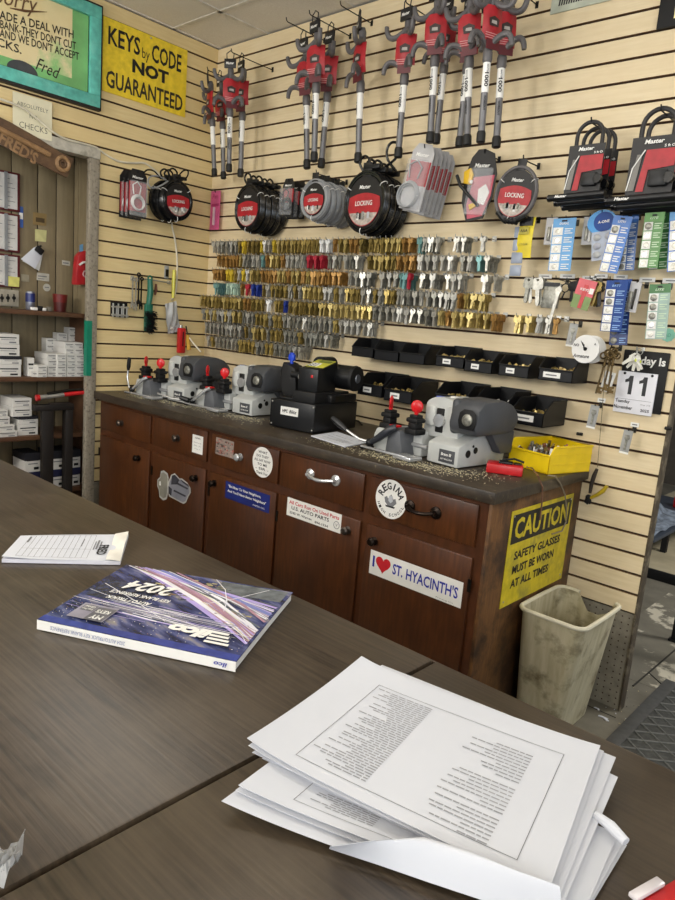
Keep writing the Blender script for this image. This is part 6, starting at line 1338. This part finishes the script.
# ================================================================== INSIDE THE DOORWAY
t = thing('door_shelf', 'x', 'shelf')
def shelf(z, y1, label):
    o = thing('wall_shelf', label, 'shelf', (-.17, -1.4, z-.02)); b = B(); b.box(-.299, -.062, -2.24, y1, z-.022, z, SHELFW, .002); b.out('board', o); return o
bpy.data.objects.remove(t)
shelf(1.306, -.692, 'top brown shelf with cup and can inside the doorway'); shelf(.970, -.692, 'middle brown shelf of small white boxes inside the doorway'); shelf(.664, -.692, 'lower brown shelf of boxes behind the dark cart'); shelf(.36, -.692, 'bottom brown shelf of black and white boxes inside the doorway')
b = B(); b.box(-.299, -.064, -.71, -.692, .0, 1.283, SHELFW); tag(b.out('shelf_upright'), 'brown upright board closing the right end of the doorway shelves', 'board')
BOXW = mat('white_carton', 'd6d4cf', .7, 0, .05, 6); BOXK = mat('black_carton', '1c1c24', .6); BOXD = mat('blue_carton', '20234a', .6)
def carton(x, y, z, w, h, d, label, lid=None, group=None, yaw=0):
    """front face centred at y on x, looking out of the doorway"""
    t = thing('carton', label, 'box', (x-d/2, y, z+.0004), (0, 0, R_(yaw)), group)
    b = B(); b.box(-d/2, d/2, -w/2, w/2, 0, h, BOXW, .001, 1); b.out('box_body', t, True)
    b = B(); b.box(d/2, d/2+.0006, -w*.38, w*.38, h*.60, h*.70, INK); b.box(d/2, d/2+.0006, -w*.3, w*.3, h*.42, h*.47, INKG); b.box(d/2, d/2+.0006, w*.05, w*.36, h*.12, h*.26, INK if h > .05 else INKG); b.out('printed_label', t, True)
    if lid:
        b = B(); b.box(-d/2-.001, d/2+.001, -w/2-.001, w/2+.001, h*.62, h+.001, lid, .001, 1); b.out('lid', t, True)['label'] = 'dark printed lid band'
    return t
def CX(u, v, x): p = PX(u, v, x); return p.y, p.z
# left stack on the middle shelf
zc = .970; y_ = CX(9, 360, -.09)[0]
for i, (h, dy, w, lid) in enumerate(((.060, 0, .12, None), (.042, .01, .105, BOXK), (.058, -.006, .118, None), (.050, -.004, .11, None))):
    carton(-.09, y_+dy, zc, w, h, .16, '%s carton of the tall stack at the left of the middle shelf' % ['lowest white', 'second, dark banded', 'third white', 'topmost white'][i], lid, 'white cartons on the middle shelf'); zc += h+.0006
# pyramid of small key boxes: columns from right to left
cols = [(80, 7, -.075), (72.5, 6, -.075), (64, 5, -.07), (54.5, 5, -.075)]
hh = .0295
cid = 0
names = ['rightmost', 'second from the right', 'third from the right', 'fourth from the right', 'fifth from the right']
for ci, (u, n, x) in enumerate(((80.5, 6, -.075), (71.5, 6, -.075), (62, 4, -.07), (52.5, 4, -.075), (42.5, 2, -.06))):
    y_ = CX(u, 362, x)[0]; z = .970
    for k in range(n):
        carton(x-.004*(k % 2)-(.02 if k > 3 else 0), y_+.001*((k*5) % 3-1), z, .050, hh, .15, 'white key box, %s column, %s up on middle shelf' % (names[ci], nth(k+1)), None, 'small white key boxes on the middle shelf'); z += hh+.0008
for k, (u, h) in enumerate(((50, .036), (50, .036), (50, .036), (62, .036), (62, .036), (62, .036), (74, .036), (74, .036))):
    kk = [0, 1, 2, 0, 1, 2, 0, 1][k]; zz = .970+[.125, .125, .0, .16, .16, 0, .195, .195][k]*0
base = [(51, 6), (62, 7), (73, 8)]
for ci, (u, n) in enumerate(base):
    y_ = CX(u, 345, -.24)[0]; z = .970
    for k in range(n):
        carton(-.235, y_, z, .056, .031, .058, 'shaded key box, %s rear column, %s up on middle shelf' % (['left', 'middle', 'right'][ci], nth(k+1)), None, 'shaded key boxes at the back of the middle shelf'); z += .0318
for k, (u, h, w, x) in enumerate(((31, .095, .034, -.10), (37, .055, .04, -.13))):
    carton(x, CX(u, 360, x)[0], .970, w, h, .05, ['upright narrow white carton left of the small key boxes', 'half hidden white carton behind the upright one'][k])
carton(-.07, CX(36.5, 366, -.07)[0], .970, .045, .028, .10, 'single flat white carton at the foot of the upright one')
# lower shelf
zc = .664; y_ = CX(28, 415, -.09)[0]
for i, (h, dy, w, lid) in enumerate(((.058, .0, .105, None), (.040, .003, .10, None), (.050, -.03, .10, None), (.044, -.03, .098, None))):
    carton(-.09, y_+dy, zc, w, h, .15, '%s white carton of the stack on the lower shelf by the cart' % ['lowest', 'second', 'third', 'topmost'][i], BOXK if i == 1 else None, 'white cartons on the lower shelf'); zc += h+.0008
zc = .664
for i, (u, h, w) in enumerate(((7, .03, .10), (6, .03, .09), (5, .04, .06), (4, .035, .06))):
    carton(-.075-.01*i, CX(u, 424, -.08)[0], zc, w, h, .12, '%s carton of the low loose pile at the left of the lower shelf' % ['lowest flat', 'second flat', 'third', 'uppermost'][i]); zc += h+.0008
# bottom shelf, black topped cartons
for i, (u, n) in enumerate(((73, 2), (58, 2), (33, 2))):
    zc = .36; y_ = CX(u, 472, -.10)[0]
    for k in range(n): carton(-.10, y_, zc, .084, .10, .15, '%s black topped carton, %s stack of the bottom shelf' % (['lower', 'upper'][k], ['right', 'middle', 'left'][i]), BOXK if k else BOXD, 'black topped cartons on the bottom shelf'); zc += .1012
# cart with tool on it
DKW = mat('dark_cart_wood', '17110d', .6); t = thing('dark_cart', 'dark small table standing in the doorway with a tool on it', 'table', (-.08, -.86, 0))
b = B(); b.box(-.06+.0, .0-.015, -1.03, -.82, .80, .832, DKW, .003); b.out('tabletop', t)
for x, y in ((-.03, -.96), (-.03, -.835), (-.055, -.835)): b = B(); b.box(x-.016 if x > -.05 else x-.004, x+.012, y-.03, y+.03 if y < -.9 else y+.012, 0, .80, DKW, .002); b.out('leg', t)
t = thing('bolt_cutter', 'red and grey handled cutter lying on the dark table in the doorway', 'tool', tuple(PX(62, 398, -.02)))
A, E = PX(36, 398, -.035), PX(90, 391.5, -.02); zt_ = .845
L3 = lambda k, dz=0: V((A.x+(E.x-A.x)*k, A.y+(E.y-A.y)*k, max(A.z+(E.z-A.z)*k, zt_)+dz))
b = B(); b.tube([L3(0), L3(.06)], [.017, .016], RED, 10); b.tube([L3(.5), L3(.99)], [.011, .012], RED, 10); b.out('red_grip', t)
b = B(); b.tube([L3(.06), L3(.5)], [.013, .011], STEEL, 10); b.tube([L3(.2, .014), L3(.6, .02), L3(.95, .012)], .008, DKM, 8); b.out('steel_bar', t)
t = thing('brown_case', 'dark bulky case lying on the dark table under the cutter', 'case', tuple(PX(66, 408, -.05)))
b = B(); b.box(-.055, -.02, -.945, -.825, .8325, .838, mat('dark_leather', '2a2320', .5), .002); b.out('body', t)
# things pinned to the panelling
PXR = -.299
def pinned(name, label, cat, q, m, x=PXR, th=.002, items=(), tilt=0):
    p = [PX(u, v, x) for u, v in q]; c = sum((v for v in p), V())/4; t = thing(name, label, cat, tuple(c)); n = X
    b = B(); pts = [(v.y-c.y, v.z-c.z) for v in p]; b.prism(pts, (x+th, c.y, c.z), Y, Z, th*.9, m); b.out('sheet', t)
    if items:
        w = (max(a[0] for a in pts)-min(a[0] for a in pts)); h = (max(a[1] for a in pts)-min(a[1] for a in pts)); b = B()
        for (a0, a1, c0, c1, mm) in items: b.box(x+th, x+th+.0006, c.y-w/2+w*a0, c.y-w/2+w*a1, c.z-h/2+h*c0, c.z-h/2+h*c1, mm)
        b.out('print', t)
    return t
MAR = mat('maroon_frame', '5c1f24', .5); BRD = mat('white_board', 'cfcdc9', .4)
lines = [(.1+.05*(k % 2), .45+.3*((k*7) % 3)/2, .1+.11*k, .125+.11*k, INKG) for k in range(8)]
for i, (v0, v1, l) in enumerate(((172, 211, 'upper'), (213.5, 252, 'middle'), (254.5, 287.5, 'lower'))):
    ya, yb = PX(-22, v0, PXR).y, PX(19, v0, PXR).y; za, zb = PX(10, v1, PXR).z, PX(10, v0, PXR).z
    t = thing('price_board', 'maroon framed white list board, %s of three on the panelling' % l, 'notice board', (PXR, (ya+yb)/2, za))
    b = B(); b.box(PXR, PXR+.012, ya, yb, za, zb, MAR, .002); b.out('frame', t)
    b = B(); b.box(PXR+.012, PXR+.014, ya+.012, yb-.014, za+.010, zb-.010, BRD); b.out('sheet', t)
    b = B(); W = yb-ya; H = zb-za
    for k in range(7):
        for c0 in (.30, .62): b.box(PXR+.014, PXR+.0146, ya+W*(c0+.05), ya+W*(c0+.12+.13*((k*5+i) % 3)/2), za+H*(.12+.115*k), za+H*(.135+.115*k), INKG)
    b.out('writing', t); b = B(); b.box(PXR+.0146, PXR+.022, PX(3, 200, PXR).y, PX(6, 200, PXR).y, za+.005, zb-.005, mat('grey_strip', '8a8c8e', .4)); b.out('divider', t)
pinned('sticky_note', 'yellow sticky note at the foot of the lower list board', 'note', ((8, 276), (19.5, 277.5), (19, 287), (7.5, 286)), mat('sticky_yellow', 'd9d477', .8), PXR+.018)
pinned('blue_tag', 'narrow blue and white tag right of the list boards', 'tag', ((19, 206), (23, 207), (23, 228), (18.5, 227)), mat('tag_blue', '3f63b0', .5), items=((.1, .9, .4, .7, WHT),))
pinned('tan_card', 'tan card with dark stamp pinned on the panelling', 'card', ((33, 212), (46.5, 214), (46, 226), (33, 224.5)), mat('tan_card', '8b7448', .7), items=((.2, .85, .25, .6, mat('brown_stamp', '4e3d22', .7)),))
pinned('sticky_note', 'pale yellow sticky note below the tan card', 'note', ((35, 229), (46.5, 230.5), (46, 242), (35, 241)), mat('pale_sticky', 'c9c58a', .8))
pinned('white_label', 'white label strip right of the hanging papers', 'label', ((62, 260), (70, 261.5), (70, 266), (62, 264.5)), mat('label_white', 'b9b6aa', .7), items=((.1, .8, .35, .6, INKG),))
pinned('white_label', 'wide white label below the hanging papers', 'label', ((37, 272.5), (49, 274), (49, 281.5), (36.5, 280)), MATS['label_white'], items=((.1, .8, .5, .65, INKG), (.1, .6, .2, .3, INKG)))
pinned('faint_label', 'faded label strip left of the wide white one', 'label', ((21, 274), (29, 275), (29, 282), (21, 281)), mat('faded_white', '9a927c', .7))
c = PX(46.7, 287.5, PXR); b = B(); b.prism([(.020*math.cos(k*math.pi/10), .020*math.sin(k*math.pi/10)) for k in range(20)], (PXR+.002, c.y, c.z), Y, Z, .002, MATS['label_white']); b.box(PXR+.002, PXR+.0025, c.y-.012, c.y+.012, c.z-.002, c.z+.003, INKG); tag(b.out('round_label'), 'round white sticker on the panelling above the can', 'sticker')
t = thing('clipped_papers', 'sheaf of papers hanging tilted from a dark clip on the panelling', 'papers', tuple(PX(33, 268, -.28)))
for k, q in enumerate((((36, 246), (43, 253), (38, 271), (22, 261)), ((34, 247), (42, 255), (34, 269), (20.5, 259)))):
    p = [PX(u, v, -.287+.006*k) for u, v in q]; c = p[0]; b = B(); f = surf(p, lambda s, t: 0); b.grid(lambda s, t_: f(s, t_)+X*(.004+.012*t_*s+.003*math.sin(4*s)), 6, 6, PAPER if k else mat('pale_page', 'c9cac6', .8), .0006, (f(.6, .5)-f(.5, .5)).cross(f(.5, .6)-f(.5, .5)).x < 0); b.out('page', t) if True else 0
b = B(); p = PX(39.5, 250, -.27); b.box(p.x-.006, p.x+.01, p.y-.022, p.y+.022, p.z-.018, p.z+.014, BLKM, .005, M=Matrix.Translation(p) @ Matrix.Rotation(R_(-35), 4, 'X') @ Matrix.Translation(-p)); b.out('clip', t)
b = B(); p = PX(40.5, 246, -.298); b.ball(p, .006, .006, .006, DKM); b.out('nail', t)
q = [PX(u, v, -.285) for u, v in ((-20, 285), (19, 290.5), (19, 307), (-20, 302))]
t = thing('socket_strip', 'dirty white panel with dark sockets at the left of the top shelf', 'socket panel', tuple(q[3]))
ya, yb = q[0].y, q[1].y; za, zb = q[2].z, q[1].z; b = B(); b.box(-.298, -.285, ya, yb, za, zb, mat('dirty_panel', 'a59f8f', .6, 0, .2, 20), .003); b.out('plate', t)
for k, u in enumerate((2, 8, 14)): p = PX(u, 298, -.284); b = B(); b.cyl((-.285, p.y, p.z), (-.2835, p.y, p.z), .010, BLKM, None, 12); b.box(-.285, -.2832, p.y-.003, p.y+.003, p.z-.02, p.z+.02, DKM); b.out('socket', t)
def standing(u, x, z): p = PX(u, 305, x); return V((x, p.y, z))
P = standing(30.3, -.22, 1.3065); t = thing('drink_can', 'blue and silver can on the top shelf', 'can', tuple(P)); b = B(); b.lathe([(.020, 0), (.0235, .006), (.0235, .085), (.019, .094), (.017, .094)], (0, 0, 0), Z, mat('silver_can', 'a2a6b4', .3, .7), 20); b.out('can_body', t, True); b = B(); b.lathe([(.0238, .040), (.0238, .084)], (0, 0, 0), Z, mat('can_blue', '25306e', .3), 20); b.out('blue_band', t, True)
P = standing(60, -.20, 1.3065); t = thing('red_cup', 'dark red plastic cup on the top shelf', 'cup', tuple(P)); b = B(); b.lathe([(.030, 0), (.034, .045), (.0385, .092), (.036, .092), (.031, .01)], (0, 0, 0), Z, mat('dark_red_plastic', '4e1a16', .35), 22); b.out('cup_body', t, True); b = B(); b.lathe([(.0352, .05), (.0387, .0925)], (0, 0, 0), Z, mat('wine_band', '6c201c', .35), 22); b.out('upper_band', t, True)
for i, (u, w, m, l) in enumerate(((34, .030, WHT, 'white scrap beside the can'), (40, .022, BLKM, 'black nub between the white scraps'), (43, .026, WHT, 'white scrap beside the black nub'), (49, .022, mat('grey_bit', '6e6a60', .6), 'grey bit left of the red cup'))):
    P = standing(u, -.13, 1.3065); b = B(); b.box(P.x-.014, P.x+.014, P.y-w/2, P.y+w/2, P.z, P.z+.016+.008*(i % 2), m, .004); tag(b.out('odd_bit'), l+' on the top shelf', 'small item')
# red jug hanging at the side of the recess
t = thing('red_jug', 'red plastic jug hanging in the doorway beside the post', 'jug', tuple(PX(82, 287, -.14))); xx_ = -.14; pp = [PX(u, v, xx_) for u, v in ((75.3, 285), (78, 256), (83, 251), (88, 250.5), (96, 251), (98, 285))]; c = PX(82, 287, xx_)
b = B(); b.prism([(p.y-c.y, p.z-c.z) for p in pp], (xx_, c.y, c.z), Y, Z, .05, mat('jug_red', 'b3262b', .35), bev=.008); b.out('jug_body', t)
b = B(); b.tube([PX(u, v, xx_+.003) for u, v in ((79.5, 265), (83, 262.5), (88, 262))], .006, WHT, 7); b.torus(PX(86, 274, xx_+.003), X, .016, .004, mat('jug_mark', 'c9a0a0', .5), 16, 6); b.out('white_marking', t)
pinned('blue_scrap', 'small blue scrap above the red jug', 'scrap', ((79.5, 245), (83, 244), (83, 251), (79.5, 252)), mat('sky_scrap', '6a9cc4', .6), -.15)
# ================================================================== LIGHT
def area(name, loc, sx, sy, power, col, rot=(0, 0, 0)):
    l = bpy.data.lights.new(name, 'AREA'); l.shape = 'RECTANGLE'; l.size = sx; l.size_y = sy; l.energy = power; l.color = col
    o = bpy.data.objects.new(name, l); C.objects.link(o); o.location = loc; o.rotation_euler = rot; return o
WC = (1.0, .96, .89)
def fill_point(loc, power, r, col):  # unseen point lights added to brighten walls and ceiling evenly
    l = bpy.data.lights.new('fill_light', 'POINT'); l.energy = power; l.shadow_soft_size = r; l.color = col
    o = bpy.data.objects.new('fill_light', l); C.objects.link(o); o.location = loc
area('ceiling_lamp', (1.75, -1.35, 2.80), 1.2, .35, 11, WC); area('ceiling_lamp', (3.3, -1.0, 2.80), 1.2, .35, 9, WC); area('ceiling_lamp', (4.2, 1.6, 2.80), 1.2, .35, 65, WC)  # the last one is an added fill that brightens the room beyond
fill_point((1.2, -4.9, 2.1), 150, .35, WC); fill_point((4.6, -5.2, 2.1), 170, .35, WC); fill_point((.9, -2.9, 1.9), 34, .3, WC)
area('window_daylight', (6.8, -4.4, 1.7), 2.4, 1.8, 60, (.86, .93, 1.0), (R_(88), 0, R_(58)))
w = bpy.data.worlds.new('world'); bpy.context.scene.world = w; w.use_nodes = True
w.node_tree.nodes['Background'].inputs['Color'].default_value = (.83, .90, 1.0, 1); w.node_tree.nodes['Background'].inputs['Strength'].default_value = .62
vs = bpy.context.scene.view_settings; vs.view_transform = 'Standard'; vs.look = 'None'; vs.gamma = 1; vs.use_curve_mapping = False; vs.exposure = 0.0
for o in bpy.data.objects: clean(o)
